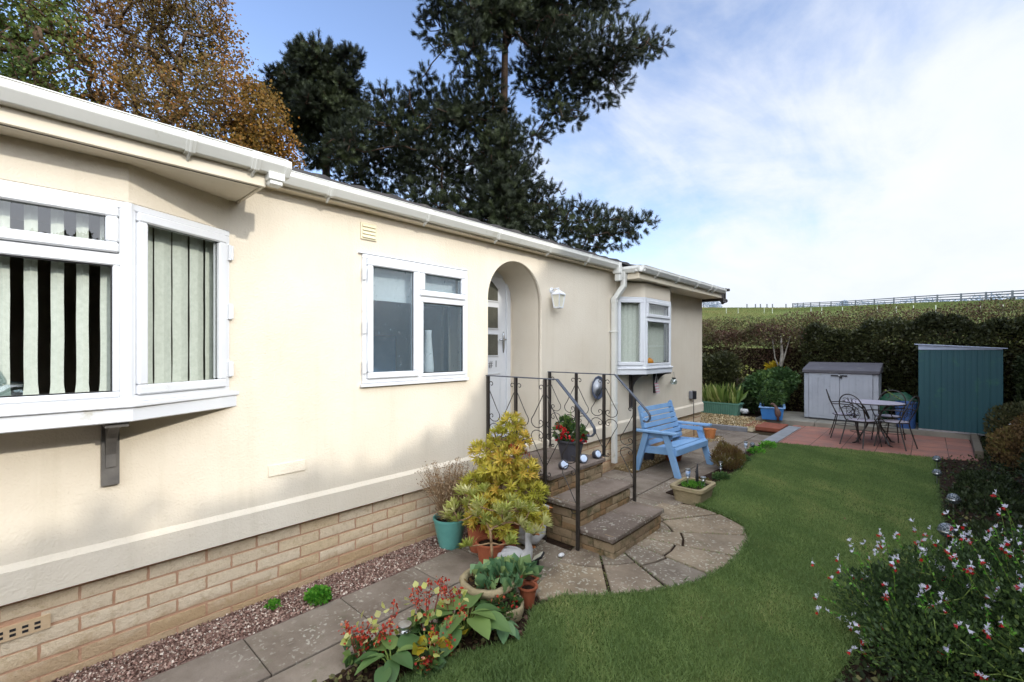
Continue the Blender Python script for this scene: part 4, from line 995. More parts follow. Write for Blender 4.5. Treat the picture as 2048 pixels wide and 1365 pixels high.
# pieris: large yellow-green shrub in a terracotta pot
pot('terracotta_pot', (.62, 2.86, 0), .11, .16, .27, 'terracotta', 'large terracotta pot under the yellow shrub')
pot('terracotta_pot', (.74, 2.60, 0), .08, .115, .20, 'terracotta', 'medium terracotta pot in front of the yellow shrub pot'); pot('terracotta_pot', (.47, 2.72, 0), .07, .10, .26, 'terracotta', 'terracotta pot between the turquoise pot and yellow shrub')
Ps = empty('pieris_shrub', (.62, 2.86, .26), 'tall bushy shrub with yellow green leaves and orange tips beside the steps', 'shrub')
bl_ = [(.04,.08,.84,.10,.10,.07),(-.06,.02,.72,.12,.10,.07),(.12,.14,.70,.09,.10,.07),(-.12,-.14,.60,.11,.10,.07),(.08,.02,.56,.14,.14,.08),(-.02,-.05,.46,.2,.18,.08),(.2,.12,.44,.12,.12,.08),(-.16,-.24,.34,.12,.12,.08),
       (.10,.0,.32,.16,.18,.08),(.26,.16,.28,.12,.14,.08),(.0,-.2,.20,.2,.14,.08),(.24,-.02,.16,.15,.14,.08),(-.18,-.12,.18,.14,.16,.08),(.12,-.16,.04,.2,.14,.07),(.32,.12,.08,.12,.14,.08),(-.06,-.28,.06,.16,.10,.06)]
bl_ = [(a*.88, b*.88, c, d*.9, e*.9, f_) for a, b, c, d, e, f_ in bl_]
def rosettes(par, blobs, n, s0, s1, trunk, mat='pieris_leaf', stem='dry_twig', r0=.014, tm=ROSE, mind=.045, up=.5, seed=1):
    P, N = inblob(n*6, blobs, .45); sel = []
    for i in range(len(P)):
        if all(np.linalg.norm(P[i]-P[j]) > mind for j in sel[-400:]): sel.append(i)
        if len(sel) >= n: break
    P, N = P[sel], N[sel]; A, pr = skeleton(trunk, P-N*.02, .2); limbs('stem', stem, A, pr, r0, .0022, par, 4)
    S = s0+(s1-s0)*RNG.random(len(P)); C2 = np.repeat(P, 2, axis=0); C2[1::2] -= N*.02; D2 = np.repeat(N, 2, axis=0)+[0, 0, up]+RNG.normal(size=(2*len(P), 3))*.25
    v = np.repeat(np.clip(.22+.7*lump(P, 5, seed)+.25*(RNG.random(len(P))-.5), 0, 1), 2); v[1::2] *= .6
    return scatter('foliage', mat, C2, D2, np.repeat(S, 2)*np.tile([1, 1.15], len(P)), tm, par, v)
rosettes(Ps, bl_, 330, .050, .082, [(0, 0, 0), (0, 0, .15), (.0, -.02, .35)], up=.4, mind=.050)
# red new growth near the top
P, N = inblob(60, [(.06, .06, .66, .10, .06, .06), (.10, .20, .62, .05, .05, .05)], .2); scatter('red_shoot', 'red_flower', P, [0, 0, -1]+rdirs(len(P))*.5, .06, NARROW, Ps)
# variegated lower shrub growing from the stone planter
Vs = empty('variegated_shrub', (1.02, 2.34, .22), 'leggy shrub with cream edged leaf rosettes growing from the stone planter', 'shrub')
pts = np.array([(-.36,-.12,.36),(-.30,.02,.42),(-.22,.0,.30),(-.12,.05,.24),(-.02,.10,.34),(.04,.14,.26),(.12,.25,.22),(.16,.3,.33),(.10,.1,.12),(-.08,-.06,.40),(.18,.34,.14),(-.14,-.12,.10),(-.16,.05,.47),(.02,.2,.42),(-.38,-.16,.28),(-.28,-.14,.27),(.06,.06,.33),(.24,.40,.24)])
pts *= [.85, .85, .95]; pts = np.concatenate([pts, pts[:8]+RNG.normal(size=(8, 3))*.05])
A, pr = skeleton([(0, 0, 0), (-.01, .0, .12), (-.03, .01, .2)], pts, .2); limbs('stem', 'dry_twig', A, pr, .011, .003, Vs, 5)
scatter('foliage', 'variegated_leaf', np.repeat(pts, 3, axis=0)+RNG.normal(size=(len(pts)*3, 3))*.014, np.repeat(unit(pts-np.array([0, 0, -.1])), 3, axis=0)+[0, 0, .2]+rdirs(len(pts)*3)*.35, .085, ROSE, Vs)
# stone planter with succulents
Sp = empty('stone_planter', (1.16, 2.16, 0), 'round weathered stone planter with green rosette plants at the flower bed end', 'stone planter')
m = MB(); n = 28; prof = [(.16, 0), (.18, .02), (.175, .10), (.19, .16), (.215, .185), (.22, .20), (.215, .225), (.18, .228), (.165, .19)]
m.lathe(prof, n, cap=False); m.v = [(x+random.uniform(-.004, .004), y+random.uniform(-.004, .004), z+random.uniform(-.003, .003)) for x, y, z in m.v]
m.v = [(x*.88+.006*math.sin(y*60), y*.88+.006*math.sin(x*55+z*40), z*.92) for x, y, z in m.v]
m.build('planter_body', 'lichen_stone', Sp, smooth=True); soilmesh(.15, .185).build('soil', 'soil', Sp)
P, N = inblob(260, [(0, 0, .20, .15, .15, .04), (.1, -.1, .14, .1, .1, .06)], .3); scatter('moss', 'heather_leaf', P, N+[0, 0, .4], .03, LEAF, Sp)
Sc = empty('rosette_plant', (1.20, 2.20, .2), 'blue green broad leaved plant spilling over the stone planter rim', 'plant')
C, D, S = [], [], []
for (x, y, z, s_, k) in ((.02, .02, .02, .12, 16), (.10, .12, .03, .13, 16), (-.08, -.05, .0, .10, 14), (.02, -.12, .0, .09, 14), (.14, .0, .0, .09, 13), (-.12, .08, .0, .08, 12), (.0, .12, .02, .10, 14), (.16, .16, .02, .10, 12)):
    for i in range(k): a = 2.4*i; b = .35+.7*(i/k); C.append((x+.02*math.cos(a), y+.02*math.sin(a), z)); D.append((math.cos(a)*(1.3-b), math.sin(a)*(1.3-b), b)); S.append(s_*(.7+.4*random.random()))
scatter('foliage', 'sage_leaf', C, D, S, WIDE, Sc)
for (x, y, lab) in ((1.34, 2.36, 'small terracotta pot on the right of the stone planter nearer the lawn'), (1.27, 2.46, 'small terracotta pot just behind its twin right of the stone planter')): pot('terracotta_pot', (x, y, .0), .04, .058, .14, 'terracotta', lab)
Sb = empty('stone_bowl', (1.33, 2.13, 0), 'small low weathered stone bowl of trailing plants below the round planter', 'stone bowl')
m = MB(); m.lathe([(.001, .002), (.10, .0), (.13, .05), (.135, .11), (.125, .125), (.11, .10)], 22, cap=False); m.v = [(x+.006*math.sin(y*70), y+.006*math.sin(x*60+z*50), z) for x, y, z in m.v]; m.build('bowl_body', 'lichen_stone', Sb, smooth=True); soilmesh(.112, .105).build('soil', 'soil', Sb)
P, N = inblob(420, [(0, 0, .12, .12, .12, .05), (.06, -.08, .07, .09, .08, .06)], .3); scatter('foliage', 'mid_leaf', P, N+rdirs(420)*.5+[0, 0, .3], .035, WIDE, Sb)
P, N = inblob(60, [(.02, -.03, .14, .10, .10, .04)], .6); scatter('flower', 'red_flower', P, N+rdirs(60)*.5, .02, WIDE, Sb)
# geese
def goose(loc, rz, s, mat, lab, up=1):
    g_ = empty('goose_statue', loc, lab, 'statue', 'goose garden statues', rz)
    m = MB(); m.tube([(-.20, 0, .12), (-.13, 0, .11), (-.04, 0, .095), (.05, 0, .095), (.11, 0, .13), (.13, 0, .19), (.12, 0, .26), (.125, 0, .31), (.15, 0, .335), (.185, 0, .33)], [.012, .045, .075, .08, .055, .032, .024, .027, .030, .014], 14)
    o = m.build('body', mat, g_, smooth=True); o.scale = (s, s, s)
    m = MB(); m.tube([(.17, 0, .333), (.22, 0, .322)], [.016, .005], 8); o = m.build('beak', 'pale_terracotta', g_, smooth=True); o.scale = (s, s, s)
    for k in (-1, 1):
        m = MB(); m.ball((-.04, k*.065, .12), .07, 10, sc=(1.4, .28, .6)); o = m.build('wing', mat, g_, smooth=True); o.scale = (s, s, s)
        m = MB(); m.tube([(.0, k*.03, .04), (.0, k*.03, .0)], .008, 6); m.box((-.01, k*.03-.02, 0), (.05, k*.03+.02, .008)); o = m.build('foot', 'pale_terracotta', g_); o.scale = (s, s, s)
goose((.93, 2.68, 0), R(20), .95, 'weathered_goose', 'nearer white goose statue in front of the black solar lamp')
goose((.74, 3.08, .0), R(55), 1.0, 'weathered_goose', 'rear white goose statue partly hidden behind the yellow shrub leaves')
m = MB(); T = Matrix.Translation((1.02, 2.86, .07)) @ Matrix.Rotation(R(25), 4, 'Z') @ Matrix.Rotation(R(-35), 4, 'Y')
m.box((-.05, -.05, -.02), (.05, .05, .0), T); Lf = empty('solar_lamp', (1.02, 2.86, 0), 'black angled solar lamp on the ground beside the goose statue', 'garden light')
relparent(m.build('lamp_head', 'black_paint', bevel=.006), Lf); m = MB(); m.box((-.042, -.042, .0), (.042, .042, .004), T); relparent(m.build('solar_panel', 'lamp_glass'), Lf); m = MB(); m.tube([(1.02, 2.86, 0), (1.02, 2.86, .06)], .012, 8); relparent(m.build('lamp_stem', 'black_paint'), Lf)
m = MB(); m.ball((0, 0, .015), .022, 8, sc=(1, 1.6, .7)); o = m.build('pebble', 'white_stone', smooth=True); o.location = (1.08, 3.10, 0.004); tag(o, 'single white pebble at the foot of the near railing', 'pebble')
# hostas
def hosta(loc, n, s, lab, mat='hosta_leaf', seed=0, spread=.5, name='hosta_plant'):
    r = random.Random(seed); h = empty(name, loc, lab, 'plant'); m = MB(); C, D, S = [], [], []
    for i in range(n):
        a = 2.4*i+r.uniform(-.3, .3); k = .35+.65*i/n; ln = s*(.5+.6*k)
        p1 = (math.cos(a)*ln*k*spread, math.sin(a)*ln*k*spread, ln*(.95-.55*k)); m.tube([(0, 0, 0), (p1[0]*.5, p1[1]*.5, p1[2]*.7), p1], [.005, .004, .003], 5)
        C.append(p1); D.append((math.cos(a), math.sin(a), .25-.5*k+r.uniform(-.2, .2))); S.append(s*(.62+.25*r.random()))
    m.build('stalk', 'green_stem', h); scatter('foliage', mat, C, D, S, WIDE2, h, flatness=.7, var=np.array([r.random()*.8 for _ in C])); return h
def _wide(n=6, w=.36):
    """broad heart leaf, cupped, with drooping tip"""
    v = []; f = []
    for j in range(n+1):
        t_ = j/n; hw = w*math.sin(PI*min(1, t_*.92+.08))**.75*(1-.25*t_) if j < n else 0
        z = -.32*t_*t_+.10*t_
        v += [(-hw, t_, z+.09*(hw/w)), (-hw*.5, t_, z+.03*(hw/w)), (0, t_, z), (hw*.5, t_, z+.03*(hw/w)), (hw, t_, z+.09*(hw/w))]
    for j in range(n):
        for k in range(4): q = j*5+k; f.append((q, q+1, q+6, q+5))
    return np.array(v), f
WIDE2 = _wide()
hosta((1.30, 1.84, .02), 13, .27, 'big leafed green hosta at the bed end next to the stone planter', seed=2)
hosta((1.23, 1.36, .02), 12, .19, 'low green hosta at the front of the bed by the photo bottom', seed=5)
hosta((1.45, 1.99, .02), 9, .14, 'small upright green plant at the lawn edge of the bed', 'sage_leaf', 7, .35)
hosta((1.18, 1.62, .02), 7, .12, 'shaded green hosta behind the yellow leaves', seed=9)
# gold leaves plant
h = empty('golden_plant', (1.32, 1.58, .02), 'bright yellow autumn leaved plant in the middle of the bed', 'plant')
C = [(random.gauss(0, .045), random.gauss(0, .045), .06+.06*random.random()) for _ in range(12)]; scatter('foliage', 'gold_leaf', C, [(c[0]*8+random.gauss(0, .4), c[1]*8+random.gauss(0, .4), .1) for c in C], .085, WIDE, h)
m = MB(); 
for c in C: m.tube([(0, 0, 0), c], .002, 3)
m.build('stem', 'red_stem', h)
# red heuchera-like flowers
def redplant(loc, n, hgt, lab, seed, sp=.10):
    r = random.Random(seed); h = empty('red_flower_plant', loc, lab, 'flower', 'red flowering plants in the narrow bed'); m = MB(); C = []
    for i in range(n):
        a = r.random()*6.28; d = sp*r.random()**.5; tx, ty, tz = d*math.cos(a)*1.3, d*math.sin(a)*1.3, hgt*(.65+.4*r.random())
        m.tube([(d*math.cos(a)*.3, d*math.sin(a)*.3, 0), (tx*.7, ty*.7, tz*.6), (tx, ty, tz)], [.003, .002, .0015], 4)
        for k in range(20): C.append((tx+r.gauss(0, .014), ty+r.gauss(0, .014), tz-abs(r.gauss(0, .05))))
    m.build('stem', 'red_stem', h); C = np.array(C); scatter('flower_head', 'red_flower', C, rdirs(len(C))+[0, 0, .2], .017, WIDE, h)
    P, N = inblob(60, [(0, 0, .05, sp, sp, .05)], .3); scatter('foliage', 'mid_leaf', P, N+rdirs(60)*.5, .05, WIDE, h)
    P, N = inblob(14, [(0, 0, hgt*.6, sp*1.1, sp*1.1, .1)], .5); scatter('pale_leaf', 'variegated_leaf', P, N+rdirs(14)*.8, .045, WIDE, h); return h
redplant((1.10, 1.68, .02), 8, .34, 'tall red flower spikes in front of the grey path slabs', 1, .09)
redplant((1.20, 1.83, .02), 6, .30, 'red flower cluster nearest to the big hosta', 2, .08)
redplant((1.30, 1.66, .02), 6, .20, 'lower red flowers growing between hosta and lawn', 3, .09)
redplant((1.09, 1.42, .02), 7, .26, 'orange red flower spikes behind the little solar light', 4, .08)
redplant((1.02, 1.30, .02), 6, .22, 'deep red flower heads at the path corner of the bed', 5, .07)
redplant((1.38, 1.50, .02), 4, .12, 'short rusty flower stems at the lawn edge', 6, .05)
# heavy leaf litter in the bed
P = np.column_stack([RNG.uniform(1.0, 1.55, 900), RNG.uniform(.95, 2.3, 900)]); P = P[inpoly(P, [(1.04,.95),(1.33,.95),(1.35,1.48),(1.44,1.76),(1.56,2.04),(1.40,2.3),(1.18,2.15),(1.08,1.7)])]
tag(scatter('leaf_litter', 'bramble_leaf', np.column_stack([P, .03+.02*RNG.random(len(P))]), np.column_stack([RNG.normal(size=(len(P), 2)), RNG.random(len(P))*.4]), .03, WIDE), 'brown leaf litter and seedlings on the narrow bed soil', 'leaf litter', kind='stuff')
# parsley-like weeds on the gravel
def weed(loc, n, s, lab):
    P, N = inblob(n, [(0, 0, s*.35, s, s*.8, s*.4)], .2); o = scatter('weed', 'parsley_leaf', P, N+rdirs(n)*.6+[0, 0, .5], .022, WIDE); o.location = loc; tag(o, lab, 'weed')
weed((.24, 1.42, .01), 700, .10, 'bright green feathery weed growing at the gravel edge'); weed((.10, 1.18, .01), 90, .05, 'tiny sparse weed in the gravel close to the brick base')
# solar stake lights
def stake(loc, lab, h=.16, blue=False, grp='steel stake solar lights', big=1):
    s_ = empty('solar_light', loc, lab, 'garden light', grp)
    m = MB(); m.lathe([(.030*big, h), (.032*big, h+.008), (.030*big, h+.016), (.002, h+.018)], 16); m.build('solar_cap', 'steel', s_, autos=40)
    m = MB(); m.lathe([(.024*big, h-.07), (.026*big, h)], 14); m.build('lamp_glass', 'blue_film' if blue else 'ornament_glass', s_, smooth=True)
    m = MB(); m.lathe([(.026*big, h-.085), (.022*big, h-.07)], 12); m.tube([(0, 0, 0), (0, 0, h-.08)], .007, 8); m.build('stake', 'steel', s_); return s_
stake((1.155, 1.50, 0), 'steel capped solar light among the red flowers', .17, grp=None, big=1.25)
stake((1.16, 8.05, 0), 'stake solar light with blue sticker beside the far path edge', .22, True)
stake((1.23, 6.62, 0), 'stake solar light in front of the reddish heather', .17); stake((1.28, 5.32, .17), 'tilted stake solar light standing in the stone trough', .16, True)
stake((1.36, 7.1, 0), 'short stake solar light behind the reddish heather', .13); stake((1.42, 5.42, .12), 'smaller stake light at the back of the stone trough', .12)
m = MB(); m.tube([(0, 0, 0), (0, 0, .1), (.004, 0, .26)], [.008, .02, .006], 8)
for k in range(9): a = k*.7; m.tube([(.0, 0, .06+.02*k), (.022*math.cos(a), .022*math.sin(a), .075+.02*k)], .006, 5)
o = m.build('garden_ornament', 'black_paint', smooth=True); o.location = (1.37, 5.36, .15); tag(o, 'slender dark twisted metal ornament in the stone trough', 'ornament')
# stone trough near circle
Tr_ = empty('stone_planter', (1.34, 5.32, 0), 'oval stone trough of low green plants at the corner of lawn and paving', 'stone planter')
m = MB()
def rr_(hx, hy, r_, n=5): return [(sx*(hx-r_)+r_*math.cos(a), sy*(hy-r_)+r_*math.sin(a)) for sx, sy, a0 in ((1, 1, 0), (-1, 1, 90), (-1, -1, 180), (1, -1, 270)) for a in [R(a0+90*q/n) for q in range(n+1)]]
lv_ = [(.15, .20, 0), (.17, .225, .14), (.19, .245, .15), (.19, .245, .185), (.15, .205, .185), (.14, .195, .15)]; vs = []; fs = []
for hx, hy, z in lv_: vs += [(x, y, z) for x, y in rr_(hx, hy, .06)]
k = len(vs)//len(lv_)
for j in range(len(lv_)-1):
    for i in range(k): fs.append((j*k+i, j*k+(i+1) % k, (j+1)*k+(i+1) % k, (j+1)*k+i))
m.add([(x+random.uniform(-.002, .002), y+random.uniform(-.002, .002), z) for x, y, z in vs], fs); m.build('planter_body', 'lichen_stone', Tr_, autos=50)
m = MB(); m.prism(rr_(.145, .20, .06), .10, .16); m.build('soil', 'soil', Tr_)
P, N = inblob(900, [(0, 0, .16, .14, .19, .035)], .1); scatter('foliage', 'parsley_leaf', P, N+[0, 0, .7], .03, NARROW, Tr_)
# heather and low bed plants beyond
def bush(name, loc, blobs, n, s, mat, lab, cat='shrub', tm=LEAF, stem='twig', nst=60, r0=.012, up=.3, group=None, trunk=None, rtip=.002, sides=4, litter=.5, shell=.45, seed=0):
    o = empty(name, loc, lab, cat, group); P, N = inblob(nst, blobs, .3)
    A, pr = skeleton(trunk or [(0, 0, 0), (0, 0, blobs[0][2]*.3)], P, .2); limbs('stem', stem, A, pr, r0, rtip, o, sides)
    P, N = inblob(n, blobs, shell); v = .1+.6*lump(P, 3/max(.2, max(b[3] for b in blobs)), seed)+.35*(RNG.random(n)-.3)
    scatter('foliage', mat, P, N*litter+rdirs(n)*.6+[0, 0, up], s*(.7+.6*RNG.random(n)), tm, o, v); return o
bush('heather_plant', (1.22, 6.95, 0), [(0, 0, .17, .22, .24, .17), (-.08, .08, .30, .08, .09, .07), (.1, -.06, .26, .08, .08, .08)], 3200, .05, 'heather_leaf', 'reddish brown bushy heather beside the path', tm=NARROW, up=1)
for i, (x, y, s_, mt, lab) in enumerate(((1.32, 6.35, .10, 'mid_leaf', 'low green plant on the lawn corner nearest the stone trough'), (1.24, 7.6, .10, 'mid_leaf', 'low green plant just beyond the heather'), (1.24, 8.35, .12, 'parsley_leaf', 'light green clump beside the blue sticker light'), (1.28, 8.95, .13, 'parsley_leaf', 'yellowish green clump at the patio plank end'), (1.22, 5.95, .09, 'heather_leaf', 'small brown clump between trough and heather'))):
    bush('bed_plant', (x, y, 0), [(0, 0, s_*.4, s_, s_*1.3, s_*.5)], 500, .035, mt, lab, 'plant', nst=14, r0=.004)
# ================================================================== FAR GARDEN
CAMX, CAMZ, FOC = 3.35, 1.75, 910.2
TH = R(42.3956); FX, FY, RX, RY = -math.sin(TH), math.cos(TH), math.cos(TH), math.sin(TH)
def at(px, py, d):
    """a point at depth d metres along the view axis, seen at full-size pixel (px, py)"""
    a = (px-1024)/FOC; return np.array([CAMX+d*(FX+a*RX), d*(FY+a*RY), CAMZ+d*(698-py)/FOC])
# storage box
Bx = empty('storage_box', (1.9, 12.45, .13), 'pale grey plastic garden storage box with dark sloping lid and two doors', 'storage box')
w, d_, h = 1.36, .78, 1.10
m = MB(); m.box((-w/2, .02, .02), (w/2, d_, h)); m.box((-w/2-.0, -.0, .03), (-w/2+.10, .02, h-.01)); m.box((w/2-.10, 0, .03), (w/2, .02, h-.01)); m.build('box_body', 'box_grey', Bx, bevel=.01)
m = MB(); m.box((-w/2+.01, .03, 0), (w/2-.01, d_-.02, .04)); m.build('box_base', 'box_lid', Bx)
for k in (-1, 1):
    m = MB(); a, b = (-w/2+.10, -.004) if k < 0 else (.004, w/2-.10); m.box((a, -.022, .04), (b, -.004, h-.02))
    for q in range(1, 5): x = a+(b-a)*q/5; m.box((x-.05, -.027, .10), (x+.05, -.022, h-.10))
    m.build('box_door', 'box_grey', Bx, bevel=.003)
    m = MB(); x = k*(w/2-.10); m.tube([(x, -.012, .06), (x, -.012, h-.03)], .006, 6); m.ball((x, -.012, h-.035), .014, 8); m.build('hinge', 'box_lid', Bx)
m = MB(); m.box((-.16, -.045, h-.095), (.14, -.024, h-.068)); m.box((.0, -.05, h-.14), (.05, -.026, h-.068)); m.build('latch', 'black_paint', Bx, bevel=.003); m = MB(); m.box((-.02, -.052, h-.09), (.015, -.03, h-.06)); m.build('padlock', 'steel', Bx)
m = MB(); m.prism([(-.05, h-.035), (-.05, h+.045), (.10, h+.085), (d_+.03, h+.20), (d_+.03, h-.0)], -w/2-.03, w/2+.03, Matrix(((0,0,1,0),(1,0,0,0),(0,1,0,0),(0,0,0,1)))); m.build('lid', 'box_lid', Bx, bevel=.012)
# teal shed
Sh = empty('metal_shed', (3.79, 12.2, .13), 'tall dark teal metal shed with pale sloping roof trim', 'shed', rz=R(-1))
w = 1.15; m = MB(); m.box((-w/2+.02, .02, .04), (w/2-.02, 1.5, 1.60))
n = 7
for i in range(n):
    a = -w/2+w*i/n; b = a+w/n; m.box((a+.006, 0.0, .03), (b-.006, .02, 1.60)); m.box((b-.014, -.012, .03), (b+.006, .012, 1.60))
    c = a+w/n/2; m.box((c-.012, -.004, .03), (c+.012, .001, 1.60))
for i in range(8):
    a = 1.5*i/8+.01; m.box((-w/2, a, .03), (-w/2+.02, a+.17, 1.60)); m.box((w/2-.02, a, .03), (w/2, a+.17, 1.60))
m.build('shed_wall', 'shed_teal', Sh, bevel=.003)
m = MB(); Ty = Matrix(((1,0,0,0),(0,0,1,0),(0,1,0,0),(0,0,0,1)))
m.prism([(-w/2, 1.601), (w/2, 1.601), (w/2, 1.625), (-w/2, 1.70)], -.016, .01, Ty); m.prism([(-w/2-.06, 1.703), (w/2+.06, 1.618), (w/2+.06, 1.633), (-w/2-.06, 1.722)], -.06, 1.55, Ty); m.build('shed_roof', 'shed_trim', Sh, bevel=.002)
m = MB(); m.box((-w/2, 0.0, 0), (w/2, 1.5, .032)); m.build('shed_base', 'steel', Sh)
# blue wooden planter with shrub, and brown bird figure
Pl = empty('blue_planter', (.66, 12.0, .13), 'bright blue square wooden planter with a leafy shrub on the concrete base', 'planter', rz=R(12))
m = MB()
for sx in (-1, 1): m.box((sx*.20-.015, -.32, .0), (sx*.20+.015, .32, .26)) if 0 else None
s0, s1, hh = (.20, .34), (.235, .385), .27
vs = [(-s0[0], -s0[1], 0), (s0[0], -s0[1], 0), (s0[0], s0[1], 0), (-s0[0], s0[1], 0), (-s1[0], -s1[1], hh), (s1[0], -s1[1], hh), (s1[0], s1[1], hh), (-s1[0], s1[1], hh)]
m.add(vs, [(0,3,2,1), (0,1,5,4), (1,2,6,5), (2,3,7,6), (3,0,4,7)]); m.build('planter_body', 'planter_blue', Pl)
m = MB(); bars(m, -.265, -.415, .265, .415, .045, hh-.004, hh+.022, None); m.build('planter_rim', 'pale_blue', Pl, bevel=.004); m = MB(); m.box((-.22, -.37, hh-.06), (.22, .37, hh-.03)); m.build('soil', 'soil', Pl)
bush('potted_shrub', (.66, 12.0, .36), [(0, 0, .25, .26, .36, .22), (.0, .05, .5, .2, .25, .15)], 3000, .06, 'mid_leaf', 'leafy green shrub growing in the blue planter', seed=3)
m = MB(); m.tube([(0, 0, 0), (0, 0, .07), (.0, 0, .1), (.0, .0, .17), (-.02, 0, .24), (-.05, 0, .31), (-.09, 0, .36), (-.12, 0, .37), (-.16, 0, .35)], [.03, .02, .05, .065, .05, .03, .025, .03, .008], 10)
o = m.build('bird_figure', 'figure_brown', smooth=True); o.location = (.86, 11.62, .13); tag(o, 'brown bird figure standing in front of the blue planter', 'statue')
# green trough with strappy plants
G = empty('green_trough', (-.62, 12.35, .06), 'sage green ribbed plastic trough with strappy leaves beside house corner', 'planter'); m = MB()
vs = [(-.45, -.14, 0), (.45, -.14, 0), (.45, .14, 0), (-.45, .14, 0), (-.50, -.18, .30), (.50, -.18, .30), (.50, .18, .30), (-.50, .18, .30)]; m.add(vs, [(0,3,2,1), (0,1,5,4), (1,2,6,5), (2,3,7,6), (3,0,4,7)])
for i in range(18): x = -.45+i*.053; m.beam((x, -.146, .01), (x*1.1, -.186, .28), .016, .012)
bars(m, -.52, -.20, .52, .20, .04, .285, .315, None); m.build('trough_body', 'trough_green', G); m = MB(); m.box((-.48, -.16, .22), (.48, .16, .27)); m.build('soil', 'soil', G)
n = 170; C = np.column_stack([RNG.uniform(-.45, .45, n), RNG.uniform(-.14, .14, n), np.full(n, .26)]); scatter('foliage', 'iris_leaf', C, np.column_stack([RNG.normal(size=(n, 2))*.28, np.ones(n)]), RNG.uniform(.3, .62, n), NARROW, G)
# white cat-like ornament on the gravel edge
m = MB(); m.tube([(-.10, 0, .05), (-.04, 0, .085), (.04, 0, .09), (.10, 0, .08)], [.03, .065, .07, .04], 12); m.ball((.13, 0, .12), .05, 10); m.tube([(.11, -.025, .15), (.105, -.03, .19)], [.016, .003], 6); m.tube([(.11, .025, .15), (.105, .03, .19)], [.016, .003], 6)
o = m.build('cat_statue', 'white_stone', smooth=True); o.location = (-.08, 12.55, .07); o.rotation_euler = (0, 0, R(-120)); tag(o, 'small white animal statue lying between trough and blue planter', 'statue')
# small picket fence, hanging pot, yellow plant behind
F = empty('picket_fence', (-.2, 13.9, 0), 'short low wooden picket fence among shrubs near house corner', 'fence')
for i in range(11): m = MB(); x = -.55+i*.11; m.prism([(x-.035, 0), (x+.035, 0), (x+.035, .92), (x, .97), (x-.035, .92)], -.01, .01, Ty); m.build('picket', 'old_wood', F)
m = MB(); m.box((-.62, .012, .7), (.62, .03, .76)); m.box((-.62, .012, .25), (.62, .03, .31)); m.build('rail', 'old_wood', F)
pot('teal_pot', (-.18, 14.15, .0), .10, .15, .98, 'teal_glaze', 'teal pot on a tall stand behind the picket fence')
bush('yellow_shrub', (.25, 14.2, .0), [(0, 0, 1.12, .20, .15, .13), (-.08, 0, 1.25, .12, .1, .08)], 160, .13, 'gold_leaf', 'pale yellow leaved plant standing above the picket fence', 'plant', nst=14)
bush('flowering_stems', (-.42, 13.95, .0), [(0, 0, 1.05, .22, .15, .2)], 60, .08, 'variegated_leaf', 'tall stems of pale seed heads behind the picket fence', 'plant', nst=14)
bush('green_shrub', (.25, 13.2, 0), [(0, 0, .7, .55, .45, .45), (.3, .1, .95, .4, .4, .3), (-.35, 0, .5, .35, .3, .4)], 7000, .09, 'mid_leaf', 'rounded green shrub behind the blue planter', seed=5)
bush('green_shrub', (-.35, 13.0, 0), [(0, 0, .35, .4, .3, .35), (-.3, .1, .4, .3, .3, .35)], 3500, .07, 'dark_leaf', 'dark low shrub between the trough and rounded shrub', seed=6)
bush('green_shrub', (-1.5, 13.8, 0), [(0, 0, .8, .8, .5, .8), (.5, .1, .9, .5, .5, .8)], 8000, .09, 'hedge_leaf', 'dense dark shrub beside house corner behind the trough', seed=7)
# pale peeling trunk in the hedge
tr = empty('birch_tree', (.42, 14.0, 0), 'thin pale barked tree trunk standing in front of the hedge', 'tree')
m = MB(); m.tube([(0, 0, 0), (.03, 0, .6), (-.02, 0, 1.1), (.03, 0, 1.6), (.0, 0, 2.1)], [.05, .045, .05, .04, .02], 9); m.tube([(0, 0, 1.2), (.10, 0, 1.6), (.22, 0, 2.1)], [.025, .02, .012], 7); m.tube([(0, 0, 1.1), (-.14, 0, 1.5), (-.2, 0, 2.0)], [.022, .018, .01], 7); m.build('trunk', 'birch_bark', tr, smooth=True)
P, N = inblob(900, [(0, 0, 2.1, .6, .4, .35)], .2); scatter('crown', 'bramble_leaf', P, N+rdirs(900), .07, LEAF, tr)
# bin, green bag
m = MB(); m.lathe([(.001, 0), (.15, 0), (.175, .50), (.185, .50), (.185, .53), (.16, .53), (.15, .45), (.001, .44)], 18, cap=False); o = m.build('blue_bucket', 'bin_blue', autos=40); o.location = (3.02, 12.35, .13); tag(o, 'round dull blue bucket between the storage box and shed', 'bucket')
m = MB(); m.tube([(-.30, 0, .0), (-.28, 0, .24), (-.1, .0, .44), (.1, 0, .46), (.28, 0, .34), (.32, 0, .0)], [.15, .17, .16, .17, .15, .12], 10); o = m.build('green_cover', 'bag_green', smooth=True); o.location = (2.86, 12.9, .20); tag(o, 'dark green fabric cover bundled behind the blue bucket', 'cover')
m = MB(); m.tube([(0, 0, 0), (.02, 0, .3), (-.1, 0, .55), (-.35, 0, .72)], .008, 5); m.ball((-.36, 0, .73), .02, 8); o = m.build('bent_cane', 'green_stem'); o.location = (3.05, 12.55, .13); tag(o, 'thin bent green cane arching over the blue bucket', 'cane')

